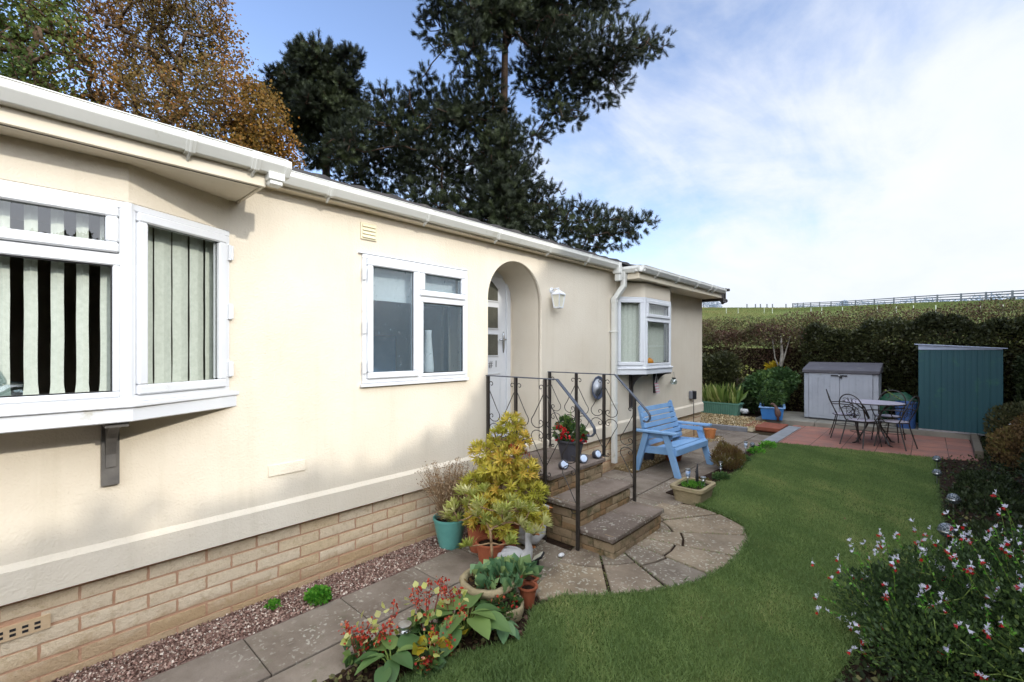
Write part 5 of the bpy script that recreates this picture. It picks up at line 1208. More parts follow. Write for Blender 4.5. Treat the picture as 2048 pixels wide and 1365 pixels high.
# ---------------------------------------------------------------- table and chairs
Tt = empty('garden_table', (2.62, 10.62, .03), 'round stone topped metal garden table on the red patio', 'table')
m = MB(); m.lathe([(.001, .725), (.44, .725), (.445, .735), (.44, .745), (.001, .748)], 44, cap=False); m.build('tabletop', 'table_slate', Tt, autos=40)
m = MB(); m.tube([(.452*math.cos(2*PI*i/44), .452*math.sin(2*PI*i/44), .735) for i in range(44)], .010, 6, closed=True); m.build('table_rim', 'iron', Tt)
for i in range(4):
    a = PI/4+PI/2*i; c, s_ = math.cos(a), math.sin(a); m = MB(); m.tube([(c*.40, s_*.40, .0), (c*.33, s_*.33, .02), (c*.14, s_*.14, .30), (c*.10, s_*.10, .45), (c*.2, s_*.2, .62), (c*.34, s_*.34, .72)], .013, 6); m.build('leg', 'iron', Tt)
m = MB(); m.tube([(.12*math.cos(2*PI*i/16), .12*math.sin(2*PI*i/16), .38) for i in range(16)], .008, 5, closed=True); m.build('leg_ring', 'iron', Tt)
def chair(lab):
    c = empty('metal_chair', (0, 0, .03), lab, 'chair', 'black metal chairs round the garden table')
    m = MB(); m.lathe([(.001, .445), (.19, .445), (.20, .452), (.19, .46), (.001, .462)], 24, cap=False); m.build('seat', 'table_slate', c)
    m = MB(); m.tube([(.205*math.cos(2*PI*i/24), .205*math.sin(2*PI*i/24), .45) for i in range(24)], .009, 5, closed=True)
    m.tube([(.16*math.cos(2*PI*i/16), .16*math.sin(2*PI*i/16), .25) for i in range(16)], .006, 5, closed=True); m.build('seat_ring', 'iron', c)
    for sx in (-1, 1):
        m = MB(); m.tube([(sx*.16, .14, .45), (sx*.17, .16, .3), (sx*.20, .21, 0)], .010, 6); m.build('leg', 'iron', c)
        m = MB(); m.tube([(sx*.16, -.14, .45), (sx*.17, -.17, .3), (sx*.20, -.25, 0)], .010, 6); m.build('leg', 'iron', c)
        m = MB(); m.tube([(sx*.185, -.22, .66), (sx*.24, -.10, .67), (sx*.25, .06, .66), (sx*.23, .13, .62), (sx*.20, .12, .52), (sx*.19, .06, .455)], .009, 6); m.build('armrest', 'iron', c)
    hp = [(-.175, -.14, .45)]+[(.205*math.cos(a), -.19-.12*(.5+.5*math.sin(a)), .70+.22*math.sin(a)) for a in [PI-PI*i/14 for i in range(15)]]+[(.175, -.14, .45)]
    m = MB(); m.tube(hp, .010, 6); m.build('back_frame', 'iron', c)
    bk = lambda u, v: (u, -.155-.155*(v-.45)/.47, v)
    m = MB()
    for sx in (-1, 1):
        for cc, r0, st, tn, sg in (((.075, .80), .055, PI*.2, 1.1, 1), ((.07, .60), .055, -PI*.3, 1.1, -1), ((.11, .70), .03, PI, .9, 1)):
            m.tube([bk(sx*u, v) for u, v in spiral(cc, r0, tn, sg, st, 14)], .005, 4)
        m.tube([bk(sx*.03, .86), bk(sx*.01, .75), bk(sx*.10, .66), bk(sx*.12, .56), bk(sx*.05, .47)], .005, 4)
    m.tube([bk(-.19, .655), bk(.19, .655)], .005, 4); m.build('back_scroll', 'iron', c); return c
def kids(o): return [q for q in bpy.data.objects if q.parent == o]
ch0 = chair('metal chair on the left of the table turned towards the storage box')
spots_ = [(2.18, 10.88, -80, None), (2.48, 10.16, -30, 'metal chair at the front left of the table seen from behind'), (2.92, 10.36, 70, 'metal chair on the right side of the table near the shed'), (2.80, 11.12, 170, 'metal chair behind the table facing the lawn')]
for i, (x, y, rz, lab) in enumerate(spots_):
    c = ch0
    if i:
        c = ch0.copy(); COL.objects.link(c); c['label'] = lab
        for k in kids(ch0): q = k.copy(); COL.objects.link(q); q.parent = c
    c.location = (x, y, .03); c.rotation_euler = (0, 0, R(rz))

# ---------------------------------------------------------------- right hand bed
def balllight(x, y, z, r_, lab):
    s_ = empty('ball_light', (x, y, .018), lab, 'garden light', 'crackle glass ball lights along the lawn edge')
    m = MB(); m.ball((0, 0, z), r_, 18); m.build('glass_ball', 'crackle', s_, smooth=True); m = MB(); m.lathe([(r_*1.02, z-.014), (r_*1.06, z-.006), (r_*1.02, z+.002)], 18, cap=False); m.build('metal_band', 'steel', s_)
    m = MB(); m.tube([(0, 0, 0), (0, 0, z-r_)], .006, 6); m.build('stake', 'steel', s_)
balllight(3.47, 5.35, .19, .060, 'crackle glass ball light nearest the flowering bush'); balllight(3.55, 6.60, .17, .056, 'crackle glass ball light second from the flowering bush')
balllight(3.44, 7.95, .15, .048, 'crackle glass ball light third along the lawn edge'); balllight(3.45, 8.95, .15, .048, 'crackle glass ball light closest to the red patio')
balllight(1.20, 8.28, .14, .04, 'crackle glass ball light by the blue sticker stake light')
PETAL = (np.array([(0,0,0), (.16,.4,.05), (.30,.95,-.1), (0,.75,0), (-.30,.95,-.1), (-.16,.4,.05)]), [(0,1,3),(1,2,3),(0,3,5),(3,4,5)])
Sv = empty('salvia_bush', (3.55, 3.75, 0), 'large bush with white and red two tone flowers in the lower right', 'flowering bush')
sb = [(0, -.1, .30, .46, .42, .30), (-.28, -.25, .22, .36, .34, .22), (.3, .15, .38, .40, .42, .32), (.4, -.40, .36, .45, .45, .36), (-.12, -.58, .20, .36, .32, .22), (.22, .40, .28, .32, .34, .26), (.85, .1, .46, .5, .55, .42)]
P, N = inblob(420, sb, .5); A, pr = skeleton([(0, 0, 0), (0, 0, .12), (.05, 0, .22)], P, .15); limbs('stem', 'green_stem', A, pr, .014, .0022, Sv, 4)
n = 60000; P, N = inblob(n, sb, .35); scatter('foliage', 'salvia_leaf', P, N*.6+rdirs(n)*.6+[0, 0, .5], .016+.016*RNG.random(n), LEAF, Sv, .05+.5*lump(P, 5, 2)+.45*RNG.random(n)**2)
P, N = inblob(4000, sb, .93); k = (N[:, 2] > .1) | (N[:, 0] < -.2); P, N = P[k], N[k]; sel = []
for i in range(len(P)):
    if all(np.linalg.norm(P[i]-P[j]) > .068 for j in sel): sel.append(i)
    if len(sel) >= 300: break
P, N = P[sel], unit(N[sel]+[-.15, 0, .75]+rdirs(len(sel))*.3); Lf_ = .06+.16*RNG.random(len(P))**1.3; m = MB(); LC, LD, WC, WD, RC, RD = [], [], [], [], [], []
for p_, n_, l_ in zip(P, N, Lf_):
    tip = p_+n_*l_; m.tube([tuple(p_-n_*.03), tuple(p_+n_*l_*.5+[0, 0, .01]), tuple(tip)], [.002, .0017, .0012], 3)
    for q in range(7): t_ = q/7; c = p_+n_*l_*t_; dd = rdirs(1)[0]; LC.append(c); LD.append(dd+n_)
    for q in range(random.choice((1, 1, 2, 2, 3))):
        c = p_+n_*l_*(1-.16*q)+rdirs(1)[0]*.010; s_ = rdirs(1)[0]*.8+[-.3, -.4, .0]; s_ = s_/np.linalg.norm(s_)
        WC += [c]*5; WD += [s_+rdirs(1)[0]*.55 for _ in range(4)]+[[0, 0, 1]]
        if random.random() < .42: RC += [c+s_*.012-[0, 0, .006]]*5; RD += [s_*.6+[0, 0, -.6]+rdirs(1)[0]*.5 for _ in range(5)]
m.build('flower_stem', 'green_stem', Sv); scatter('foliage', 'parsley_leaf', LC, LD, .022, LEAF, Sv)
scatter('white_flower', 'white_petal', WC, WD, .019+.008*RNG.random(len(WC)), PETAL, Sv); scatter('red_flower_lip', 'red_petal', RC, RD, .017+.007*RNG.random(len(RC)), PETAL, Sv)
for i, (x, y, bs, n, s_, mt, lab) in enumerate((
    (3.78, 5.6, [(0, 0, .10, .22, .5, .12), (.35, .2, .16, .3, .5, .18)], 5000, .035, 'dark_leaf', 'low dark ground cover behind the nearest ball light'),
    (3.85, 7.4, [(0, 0, .05, .32, .7, .10), (.05, .9, .05, .28, .5, .10)], 5500, .04, 'dark_leaf', 'low bluish green carpet of leaves along the right lawn edge'),
    (4.55, 5.6, [(0, 0, .30, .45, .8, .35), (.2, .7, .35, .4, .6, .4)], 7000, .05, 'dark_leaf', 'dark shrub at the right frame edge behind the flowering bush'),
    (4.55, 7.8, [(0, 0, .35, .4, .9, .4), (.1, .8, .4, .4, .6, .4)], 7000, .05, 'dark_leaf', 'dark leafy shrub in the middle of the right bed'),
    (4.35, 9.8, [(0, 0, .30, .35, .6, .32), (.25, .5, .4, .35, .5, .4)], 5500, .05, 'heather_leaf', 'brownish feathery shrub near the timber edging'),
    (4.55, 11.4, [(-.1, 0, .42, .38, .5, .42), (.2, .3, .5, .4, .5, .4)], 5500, .055, 'scrub_leaf', 'twiggy olive shrub in front of the shed corner'),
    (5.1, 12.9, [(0, 0, .8, .5, .7, .8), (-.1, .4, 1.2, .4, .5, .6)], 8000, .07, 'dark_leaf', 'tall dark shrub right beside the teal shed'))):
    bush('garden_shrub', (x, y, 0), bs, n, s_, mt, lab, nst=40, seed=20+i, up=.6)
BP = [(2.93,.8),(5.0,.8),(5.2,13),(4.1,13),(3.99,10.3),(3.50,9.7),(3.46,8.34),(3.48,7.0),(3.50,5.75),(3.40,4.6),(3.14,3.6),(2.97,2.6)]
P = np.column_stack([RNG.uniform(2.9, 5.2, 60000), RNG.uniform(.9, 13, 60000)]); P = P[inpoly(P, BP)]; l_ = lump(np.column_stack([P, P[:, 0]*0]), 2.2, 31); P = P[RNG.random(len(P)) < np.clip(l_*1.2-.1, .1, 1)][:26000]; n = len(P)
tag(scatter('ground_cover', 'dark_leaf', np.column_stack([P, .02+.07*RNG.random(n)]), rdirs(n)+[0, 0, .8], .03+.02*RNG.random(n), LEAF), 'low straggly ground cover over the soil of the right bed', 'ground cover', kind='stuff')
P = P[:5000]+RNG.normal(size=(5000, 2))*.05; P = P[inpoly(P, BP)]; tag(scatter('leaf_litter', 'bramble_leaf', np.column_stack([P, .025+.02*RNG.random(len(P))]), rdirs(len(P))*[1, 1, .2], .035, WIDE), 'brown fallen leaves on the soil of the right bed', 'leaf litter', kind='stuff')
tag(scatter('pink_flower', 'red_petal', [(4.72, 8.9, .75)]*8, rdirs(8), .03, WIDE), 'single pink bloom at the right frame edge', 'flower')
m = MB(); m.tube([(-.1, -.12, 0), (0, 0, .012), (.1, .12, .0)], [.02, .05, .02], 8, flat=.25); o = m.build('white_dish', 'white_stone', smooth=True); o.location = (4.40, 10.75, .55); tag(o, 'small pale dish among twigs right of the shed', 'dish')

# ---------------------------------------------------------------- hedges
def hedge(name, x0, x1, y0, y1, hgt, n, s, mat, label, cat='hedge', seed=0, core=.82, along='x', hfun=None, rag=1):
    h = empty(name, ((x0+x1)/2, (y0+y1)/2, 0), label, cat); cx_, cy_ = (x0+x1)/2, (y0+y1)/2
    U = RNG.random((n, 3)); f = RNG.random(n); d = .28*RNG.random(n)**1.5
    X = x0+(x1-x0)*U[:, 0]; Y = y0+(y1-y0)*U[:, 1]; Z = .02+U[:, 2]
    a = X if along == 'x' else Y; c = Y if along == 'x' else X; c0, c1 = (y0, y1) if along == 'x' else (x0, x1)
    HH = hgt*np.ones(n) if hfun is None else np.array([hfun(q) for q in a]); HH = HH + rag*(.10*np.sin(a*2.1+seed)+.07*np.sin(a*5.3+1.3*seed)+.05*np.sin(a*11.7))
    bul = .16*np.sin(a*1.7+Z*2.3+seed)+.12*np.sin(a*4.3-Z*5+seed)
    face = f < .5; back = (f >= .5) & (f < .64); top = f >= .64
    c = np.where(face, c0+d-bul, np.where(back, c1-d, c)); Z = np.where(top, HH-d*.9+.05*np.sin(c*9+a*6), Z*HH)
    n_ = np.zeros((n, 3)); ax = 1 if along == 'x' else 0; n_[face, ax] = -1; n_[back, ax] = 1; n_[top, 2] = 1
    P = np.column_stack([a, c, Z]) if along == 'x' else np.column_stack([c, a, Z]); P = P-[cx_, cy_, 0]
    v = .05+.55*lump(P, 1.6, seed)+.4*RNG.random(n)**2
    scatter('foliage', mat, P, n_*.5+rdirs(n)*.8+[0, 0, .35], s*(.65+.7*RNG.random(n)), LEAF, h, v)
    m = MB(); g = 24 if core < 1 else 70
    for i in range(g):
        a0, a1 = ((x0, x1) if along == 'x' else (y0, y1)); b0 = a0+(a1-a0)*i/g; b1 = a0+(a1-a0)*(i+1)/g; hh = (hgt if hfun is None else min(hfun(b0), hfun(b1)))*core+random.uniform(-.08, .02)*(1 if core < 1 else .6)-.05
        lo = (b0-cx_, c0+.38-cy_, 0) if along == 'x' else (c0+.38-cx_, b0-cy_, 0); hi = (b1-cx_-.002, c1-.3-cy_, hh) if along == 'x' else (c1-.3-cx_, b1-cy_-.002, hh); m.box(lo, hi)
    m.build('dark_core', 'soil', h); return h  # solid dark boxes stand in for the hedge's shaded inside and block light
hedge('hedge', .9, 6.6, 13.9, 15.4, 2.22, 60000, .075, 'hedge_leaf', 'dense dark green hedge behind the storage box and shed', seed=1, hfun=lambda x: 2.26+.07*min(1, max(0, (x-1)/1.5))+.14*min(1, max(0, x-3.5)/3))
hedge('hedge', -7.0, 1.1, 14.4, 15.6, 2.1, 30000, .075, 'bramble_leaf', 'reddish brown thinning hedge behind the picket fence', seed=2, hfun=lambda x: 2.25)
# scrub thicket on the bank behind the hedges
sb_ = [(x, 16.6+1.2*random.random(), 2.27+.10*random.random()+.06*(x > 3)+.10*max(0, x-5)/3, .9, .8, .50+.25*random.random()) for x in np.arange(-8, 13, .75)]
P, N = inblob(90000, sb_, .5); v = lump(P, 1.2, 9)*.7+.3*RNG.random(len(P)); a_ = v > .42
tag(scatter('scrub', 'bramble_leaf', P[a_], N[a_]*.4+rdirs(a_.sum())+[0, 0, .4], .06*(.6+.7*RNG.random(a_.sum())), LEAF), 'reddish brown wild scrub on the bank above the hedge', 'scrub', kind='stuff')
b_ = ~a_; tag(scatter('scrub', 'scrub_leaf', P[b_], N[b_]*.4+rdirs(b_.sum())+[0, 0, .4], .06*(.6+.7*RNG.random(b_.sum())), LEAF), 'olive green wild scrub on the bank above the hedge', 'scrub', kind='stuff')
# boundary hedge and trees on the sunny side (outside the frame, they cast the garden's shade)
TE = math.tan(R(24.5)); XH = 5.3
WSH = [(-8, .78), (0, .72), (1.4, .70), (2.2, .80), (2.8, .98), (3.1, 1.25), (3.4, 1.7), (4.0, 2.4), (4.6, 3.0), (16, 3.4)]
def hf(y):
    y = y-.052*XH
    for (a, b), (c, d) in zip(WSH, WSH[1:]):
        if a <= y <= c: return b+(d-b)*(y-a)/(c-a)+TE*XH
    return WSH[0 if y < 0 else -1][1]+TE*XH
hedge('hedge', XH, XH+1.4, -7.0, 15.5, 3.4, 90000, .11, 'hedge_leaf', 'tall boundary hedge along the right side of the garden, out of the picture', seed=4, along='y', hfun=hf, core=1.0, rag=.35)

# ---------------------------------------------------------------- hill and ridge fence
RG = [(-900, 560, 90), (0, 600, 120), (900, 612, 140), (1404, 617, 135), (1580, 617, 125), (1700, 613, 105), (1850, 606, 82), (2048, 599, 64), (2300, 590, 52), (2900, 560, 44), (3600, 540, 40)]
def ridge(px):
    for (a, b, c), (d, e, f) in zip(RG, RG[1:]):
        if a <= px <= d: t_ = (px-a)/(d-a); return b+(e-b)*t_, c+(f-c)*t_
    return RG[-1][1:]
vs = []; fs = []; cols = list(range(-900, 3601, 60)); rows = 16
for px in cols:
    py, D = ridge(px)
    for j in range(rows+3):
        t_ = j/rows
        if j <= rows: d = 15.6+(D-15.6)*t_**1.3; top = at(px, py, D)[2]; z = -.03+(top+.03)*((d-15.6)/(D-15.6))**.9
        else: d = D+(j-rows)*30; z = at(px, py, D)[2]-(j-rows)*3
        p_ = at(px, 0, d); fade = 1
        z += .25*math.sin(p_[0]*.17+p_[1]*.11)*min(1, (d-15.6)/20)*(1-min(1, max(0, (d-15.6)/(D-15.6))))
        vs.append((p_[0], p_[1], z))
k = rows+3
for i in range(len(cols)-1):
    for j in range(k-1): fs.append((i*k+j, (i+1)*k+j, (i+1)*k+j+1, i*k+j+1))
m = MB(); m.add(vs, fs); tag(m.build('hillside', 'hill_grass', smooth=True), kind='structure')
Fr = empty('field_fence', tuple(at(1580, 617, 125)), 'long grey post and rail fence along the grassy ridge', 'fence'); o0 = Fr.location.copy()
pp = []
for x in (630, 660, 695, 740, 795, 865, 935, 1015, 1130, 1250, 1380, 1517, 1662, 1815, 1977, 2160, 2360):
    px = x/3.066+1380; py, D = ridge(px); p_ = at(px, py, D); pp.append(Vector(p_)-o0)
for p_ in pp: m = MB(); m.box((p_.x-.12, p_.y-.12, p_.z-.5), (p_.x+.12, p_.y+.12, p_.z+1.35)); m.build('post', 'fence_wood', Fr)
for zz in (1.22, .85, .42):
    m = MB()
    for a, b in zip(pp, pp[1:]): m.beam((a.x, a.y, a.z+zz), (b.x, b.y, b.z+zz), .05, .17)
    m.build('rail', 'fence_wood', Fr)
for i, px in enumerate((1494, 1511, 1521, 1534, 1545, 1572)):
    py, D = ridge(px); p_ = at(px, py, D); m = MB(); m.box((-.13, -.13, -.5), (.13, .13, 1.2)); o = m.build('fence_post', 'fence_wood'); o.location = p_; tag(o, 'small lone post on the ridge left of the rail fence', 'post', 'lone ridge posts left of the rail fence')
for i, (x, y) in enumerate(((222, 205), (295, 215), (455, 205), (505, 195), (742, 185), (808, 190), (935, 178), (1148, 172), (1265, 160), (1370, 165), (1507, 155), (1780, 150), (1918, 130))):
    px, py = x/3.066+1380, y/3.066+560; _, D = ridge(px); d = D*.62; t_ = ((d-15.6)/(D-15.6)); z = (at(px, ridge(px)[0], D)[2]+.03)*t_**.9-.03; p_ = at(px, 0, d)
    m = MB(); m.tube([(0, 0, 0), (0, 0, 1.0)], .035, 6); o = m.build('tree_guard', 'guard'); o.location = (p_[0], p_[1], z-.05); tag(o, 'thin pale sapling tube on the grassy slope', 'tree guard', 'pale sapling tubes on the slope')
# distant hazy trees beyond the ridge
for i, (px, h_, w_, lab) in enumerate(((1407, 7.5, 2.5, 'tallest distant pale tree beside the house corner'), (1420, 4.2, 2.8, 'small distant pale tree second from house corner'), (1432, 4.6, 2.4, 'small distant pale tree third from house corner'), (1688, 3.2, 1.5, 'lone tiny distant tree on the skyline before the fence'))):
    _, D = ridge(px); p_ = at(px, ridge(px)[0], D+12); t = empty('distant_tree', tuple(p_-[0, 0, 2]), lab, 'tree', 'pale distant trees beyond the ridge')
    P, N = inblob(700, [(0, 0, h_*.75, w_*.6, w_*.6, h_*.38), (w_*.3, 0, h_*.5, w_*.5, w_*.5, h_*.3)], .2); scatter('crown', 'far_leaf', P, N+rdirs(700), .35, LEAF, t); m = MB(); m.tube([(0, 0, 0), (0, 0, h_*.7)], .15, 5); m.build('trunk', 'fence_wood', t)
C = [];
for px in range(1590, 2100, 2):
    py, D = ridge(px); p_ = at(px, py, D+8); hgt = (.5+.9*abs(math.sin(px*.07)*math.sin(px*.023)))
    for q in range(7): C.append(p_+[random.gauss(0, .4), random.gauss(0, .4), -.2+hgt*random.random()])
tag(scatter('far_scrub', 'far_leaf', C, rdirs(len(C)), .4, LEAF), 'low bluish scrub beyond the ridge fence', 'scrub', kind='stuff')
# rough grass on the bank face
n = 70000; px = RNG.uniform(1380, 2150, n); t_ = RNG.random(n)**.8; PP = []
rp = np.array([ridge(q) for q in range(1300, 2300)]); idx = (px-1300).astype(int); py_, D_ = rp[idx, 0], rp[idx, 1]; d = 15.6+(D_-15.6)*t_; a = (px-1024)/FOC
top = CAMZ+D_*(698-py_)/FOC; z = -.03+(top+.03)*((d-15.6)/(D_-15.6))**.9
P = np.column_stack([CAMX+d*(FX+a*RX), d*(FY+a*RY), z-.1]); s_ = .12+.006*d
sel = lump(P*[1, 1, 0], .12, 4); tag(scatter('rough_grass', 'slope_grass', P, np.column_stack([RNG.normal(size=(n, 2))*.5, np.ones(n)]), s_*.55, NARROW, var=.6*sel+.4*RNG.random(n)), 'rough tussocky grass on the slope', 'grass', kind='stuff')

# ================================================================== TREES
def px2(blobs, D, dz=.8, jit=0, seed=0):
    r = random.Random(seed); out = []
    for b in blobs:
        px, py, rx, ry = b[:4]; dd = b[4] if len(b) > 4 else D+r.uniform(-jit, jit); k = dd/FOC; c = at(px, py, dd); rxy = rx*k; out.append((c[0], c[1], c[2], rxy, rxy*dz if dz > 1 else max(rxy*dz, ry*k), ry*k))
    return out
def pine(name, label, px, D, top, blobs, n, base_r, trunkpx, ts, seed):
    base = at(px, 698, D); base[2] = 0; T_ = empty(name, tuple(base), label, 'tree')
    bl_ = [(b[0]-base[0], b[1]-base[1], b[2], b[3], b[4], b[5]) for b in px2(blobs, D, .9, 1.6, seed)]
    tk = [tuple(at(q, 698, D)[:2]-base[:2])+(CAMZ+D*(698-y)/FOC,) for q, y in trunkpx]; tk[0] = (tk[0][0], tk[0][1], 0)
    m = MB(); m.tube(tk, [base_r*(1-.72*i/(len(tk)-1)) for i in range(len(tk))], 12); m.build('trunk', 'pine_bark', T_, smooth=True)
    P, N = inblob(n, bl_, .30); C = np.array([b[:3] for b in bl_])
    sub = P[::9]; A, pr = skeleton(tk, np.concatenate([C, sub]), .05); limbs('branch', 'pine_bark', A, pr, base_r*.42, .016, T_, 5, len(tk))
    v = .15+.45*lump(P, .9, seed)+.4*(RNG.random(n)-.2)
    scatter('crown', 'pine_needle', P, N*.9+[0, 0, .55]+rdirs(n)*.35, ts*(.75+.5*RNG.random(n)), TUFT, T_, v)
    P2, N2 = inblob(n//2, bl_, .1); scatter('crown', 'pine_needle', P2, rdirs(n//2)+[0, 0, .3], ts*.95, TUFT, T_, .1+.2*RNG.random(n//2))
big = [(900,-30,80,50),(1030,-80,150,80),(1180,-20,80,40),(880,55,55,38),(1110,0,110,60),(950,20,60,60),(940,95,70,42),(1215,20,45,26),
 (1180,110,90,52),(1240,95,70,38),(1300,95,48,20),(1120,90,70,60),(1120,170,78,48),(1200,165,68,42),(1110,225,45,34),(1150,235,28,22),(1060,140,48,40),(975,165,35,28),
 (960,205,70,30),(870,205,80,26),(780,215,70,28),(850,150,26,14),(900,255,90,26),(1000,225,30,22),
 (740,260,60,45),(690,290,55,45),(790,300,80,48),(860,330,80,40),(940,330,70,50),(1000,300,45,38),(1010,260,30,24),
 (760,350,80,36),(850,390,70,36),(960,390,85,40),(1050,350,48,40),(1085,395,42,26),(1060,430,70,34),(900,430,70,34),(1000,440,80,34),
 (1130,440,70,34),(1200,445,64,28),(1265,452,48,20),(1180,480,60,22),(1100,480,70,26),(1240,478,40,16),(830,430,60,24),(1000,300,60,40,15.6),(1000,380,80,40,15.4),(1010,450,80,34,15.6),(990,500,90,24,15.5),(1010,30,60,40,15.8),(1020,250,30,24,15.7),(940,480,60,24,15.8),(940,225,80,30),(900,240,70,26,16),(960,150,40,30),(1070,270,36,30),(1090,60,60,50),(1010,530,60,16,15.5),(1000,275,40,26,15.9),(1010,310,46,34,15.3),(1000,350,56,36,15.2),(1005,400,60,36,15.2),(1000,440,60,36,15.2),(1010,480,60,30,15.2),(1010,10,46,36,15.6),(990,40,30,20,15.6),(1060,30,60,44),(960,60,60,44),(700,350,40,30),(730,390,50,30),(800,250,60,30),(840,290,60,36),(770,420,50,24),(900,470,60,20)]
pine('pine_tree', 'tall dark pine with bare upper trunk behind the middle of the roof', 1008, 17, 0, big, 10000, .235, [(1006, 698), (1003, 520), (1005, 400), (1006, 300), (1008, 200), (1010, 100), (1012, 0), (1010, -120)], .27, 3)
left = [(640,125,60,32),(600,115,32,20),(700,120,30,22),(625,165,70,32),(560,160,34,18),(680,170,48,26),(570,200,48,22),(640,215,66,30),(700,215,40,24),(600,250,46,22),(670,255,48,22),(620,285,36,18),(690,300,36,20),(600,205,60,30),(640,320,36,12)]
pine('pine_tree', 'smaller dark pine between the autumn tree and the tall pine', 652, 19, 0, left, 3600, .22, [(654, 698), (653, 420), (652, 300), (650, 200), (648, 110)], .27, 8)
def broad(label, px, D, blobs, ntw, nl, ls, mat, base_r, seed, shell=.2, bark='bark', tk=None, rtip=.008, dz=.9):
    base = at(px, 698, D); base[2] = 0; T_ = empty('autumn_tree', tuple(base), label, 'tree'); bl_ = [(b[0]-base[0], b[1]-base[1], b[2], b[3], b[4], b[5]) for b in px2(blobs, D, dz, 1.0, seed)]
    P, N = inblob(ntw, bl_, .15); tk = tk or [(0, 0, 0), (.05, 0, 1.5), (0, .1, 3.0), (-.1, 0, 4.2)]
    A, pr = skeleton(tk, P, .55); limbs('trunk', bark, A, pr, base_r, rtip, T_, 5, len(tk))
    nodes = A[len(tk):]; pick = nodes[RNG.integers(0, len(nodes), nl)]; sp = .34
    L_ = pick+RNG.normal(size=(nl, 3))*sp*.5; v = np.clip(lump(L_, .9, seed)*.6+.4*RNG.random(nl), 0, 1)
    scatter('crown', mat, L_, rdirs(nl)+[0, 0, -.1], ls*(.7+.6*RNG.random(nl)), WIDE, T_, v)
broad('russet brown autumn tree rising behind the near roof', 320, 15, [(330,20,150,80),(250,-40,150,80),(430,60,60,50),(380,130,110,70),(250,130,110,80),(470,115,28,24),(440,170,70,60),(330,220,120,70),(220,230,90,70),(420,260,90,60),(170,60,70,80),(440,300,60,40),(360,-20,100,50)], 1900, 27000, .080, 'russet_leaf', .22, 5, rtip=.006)
broad('green and yellow leafed tree at the upper left corner', 40, 14, [(40,40,110,90),(-60,120,120,120),(60,130,90,70),(20,-40,140,80),(110,50,50,60),(100,190,70,50),(0,210,80,50),(-100,0,120,120)], 1000, 17000, .092, 'green_leaf', .25, 6)
broad('lower orange leafed tree between russet tree and pine', 530, 16, [(520,200,34,40),(530,250,48,44),(545,300,48,40),(500,300,50,44),(570,330,34,24),(490,180,26,26),(480,240,40,40)], 520, 8500, .085, 'orange_leaf', .14, 7, dz=1.0)

# ================================================================== CAMERA, LIGHT, SKY
cam = bpy.data.objects.new('camera', bpy.data.cameras.new('camera')); COL.objects.link(cam); SC.camera = cam
cam.location = (CAMX, 0, CAMZ); cam.rotation_euler = (PI/2, 0, TH); cam.data.sensor_width = 36; cam.data.lens = FOC/2048*36
cam.data.shift_y = (698-682.5)/2048; cam.data.clip_start = .05; cam.data.clip_end = 2000
EL, AZ = 24.5, 3.0       # sun over the right hand boundary, square on to the house wall
sd_ = Vector((math.cos(R(EL))*math.cos(R(AZ)), math.cos(R(EL))*math.sin(R(AZ)), math.sin(R(EL))))
sun = bpy.data.objects.new('sun', bpy.data.lights.new('sun', 'SUN')); COL.objects.link(sun); sun.data.energy = SUN_E; sun.data.angle = R(1.4); sun.data.color = (1, .95, .86)
sun.rotation_euler = (-sd_).to_track_quat('-Z', 'Y').to_euler()
W = bpy.data.worlds.new('World'); SC.world = W; W.use_nodes = True; nt = W.node_tree; nt.nodes.clear()
def N_(t, **k):
    n = nt.nodes.new(t)
    for a, b in k.items(): setattr(n, a, b)
    return n
def MA(op, a, b=None, clamp=False):
    n = N_('ShaderNodeMath', operation=op); n.use_clamp = clamp
    for i, v in enumerate((a, b)):
        if v is None: continue
        if hasattr(v, 'is_linked'): nt.links.new(v, n.inputs[i])
        else: n.inputs[i].default_value = v
    return n.outputs[0]
sky = N_('ShaderNodeTexSky', sky_type='NISHITA'); sky.sun_disc = False; sky.sun_elevation = R(EL); sky.sun_rotation = R(90-AZ); sky.air_density = 1.0; sky.dust_density = .3; sky.ozone_density = 3
tint = N_('ShaderNodeMix', data_type='RGBA', blend_type='MULTIPLY'); tint.inputs[0].default_value = 1; nt.links.new(sky.outputs[0], tint.inputs[6]); tint.inputs[7].default_value = SKY_TINT
tc = N_('ShaderNodeTexCoord'); sx = N_('ShaderNodeSeparateXYZ'); nt.links.new(tc.outputs['Generated'], sx.inputs[0])
zz = MA('ADD', MA('MAXIMUM', sx.outputs[2], 0), .22); cx_ = N_('ShaderNodeCombineXYZ'); nt.links.new(MA('DIVIDE', sx.outputs[0], zz), cx_.inputs[0]); nt.links.new(MA('DIVIDE', sx.outputs[1], zz), cx_.inputs[1])
def noise(scale, det, rough, off, st=(1, 1, 1), dist=0):
    mp = N_('ShaderNodeMapping'); mp.inputs['Location'].default_value = off; mp.inputs['Scale'].default_value = st; nt.links.new(cx_.outputs[0], mp.inputs[0])
    n = N_('ShaderNodeTexNoise'); n.inputs['Scale'].default_value = scale; n.inputs['Detail'].default_value = det; n.inputs['Roughness'].default_value = rough; n.inputs['Distortion'].default_value = dist; nt.links.new(mp.outputs[0], n.inputs[0]); return n.outputs['Fac']
n1 = noise(1.1, 8, .58, (3.1, 1.7, 0), (1, .8, 1), .3); n2 = noise(3.2, 8, .6, (8, 2, 0), (1, .5, 1), .4)
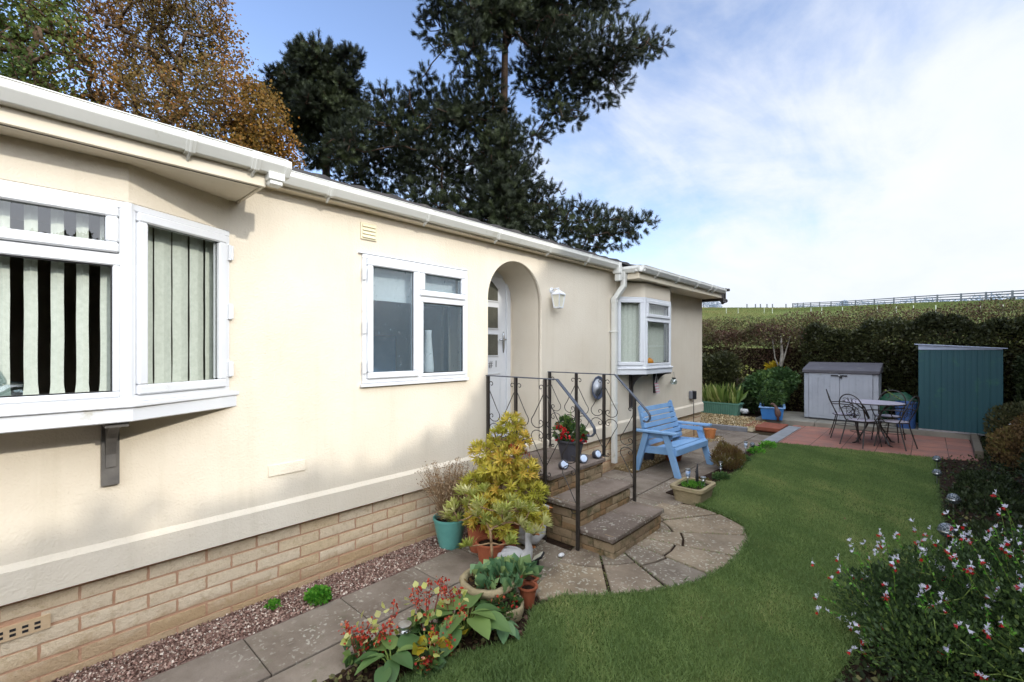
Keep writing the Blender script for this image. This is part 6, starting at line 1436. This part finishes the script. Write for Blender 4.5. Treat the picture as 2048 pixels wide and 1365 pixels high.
# cloud cover grows towards +Y (over the garden's far end) and towards the horizon
vd = N_('ShaderNodeVectorMath', operation='DOT_PRODUCT'); nt.links.new(tc.outputs['Generated'], vd.inputs[0]); vd.inputs[1].default_value = (.5, .75, -1.3)
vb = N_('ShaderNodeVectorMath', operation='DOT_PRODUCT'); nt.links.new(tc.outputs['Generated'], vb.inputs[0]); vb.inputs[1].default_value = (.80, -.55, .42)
behind = MA('MAXIMUM', vb.outputs['Value'], 0)  # extra cloud added out of view behind the camera to raise the ambient light
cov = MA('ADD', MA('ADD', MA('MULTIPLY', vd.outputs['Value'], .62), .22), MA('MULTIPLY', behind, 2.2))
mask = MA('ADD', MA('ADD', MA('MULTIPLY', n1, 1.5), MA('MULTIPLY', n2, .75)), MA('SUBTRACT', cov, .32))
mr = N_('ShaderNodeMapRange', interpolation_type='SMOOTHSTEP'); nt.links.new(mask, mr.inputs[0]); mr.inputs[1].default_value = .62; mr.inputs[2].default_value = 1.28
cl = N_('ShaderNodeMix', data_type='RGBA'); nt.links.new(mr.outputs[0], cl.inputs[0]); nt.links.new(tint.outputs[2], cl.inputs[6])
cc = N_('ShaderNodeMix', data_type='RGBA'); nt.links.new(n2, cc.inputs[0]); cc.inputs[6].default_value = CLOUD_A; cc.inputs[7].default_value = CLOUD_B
# unseen cloud behind the camera is boosted as fill light for the shaded parts
gb = N_('ShaderNodeVectorMath', operation='SCALE'); nt.links.new(cc.outputs[2], gb.inputs[0]); nt.links.new(MA('ADD', MA('MULTIPLY', behind, CLOUD_FILL_GAIN), 1), gb.inputs['Scale'])
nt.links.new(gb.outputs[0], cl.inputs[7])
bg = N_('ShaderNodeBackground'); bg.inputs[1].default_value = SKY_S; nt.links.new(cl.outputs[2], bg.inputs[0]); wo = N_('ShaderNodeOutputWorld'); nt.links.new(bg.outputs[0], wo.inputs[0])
SC.view_settings.view_transform = 'Standard'; SC.view_settings.look = 'None'; SC.view_settings.exposure = EXPO; SC.view_settings.gamma = 1
SC.render.engine = 'CYCLES'; SC.cycles.max_bounces = 7; SC.cycles.transparent_max_bounces = 12; SC.cycles.diffuse_bounces = 3; SC.cycles.glossy_bounces = 3; SC.cycles.use_denoising = True; SC.cycles.caustics_reflective = False; SC.cycles.caustics_refractive = False
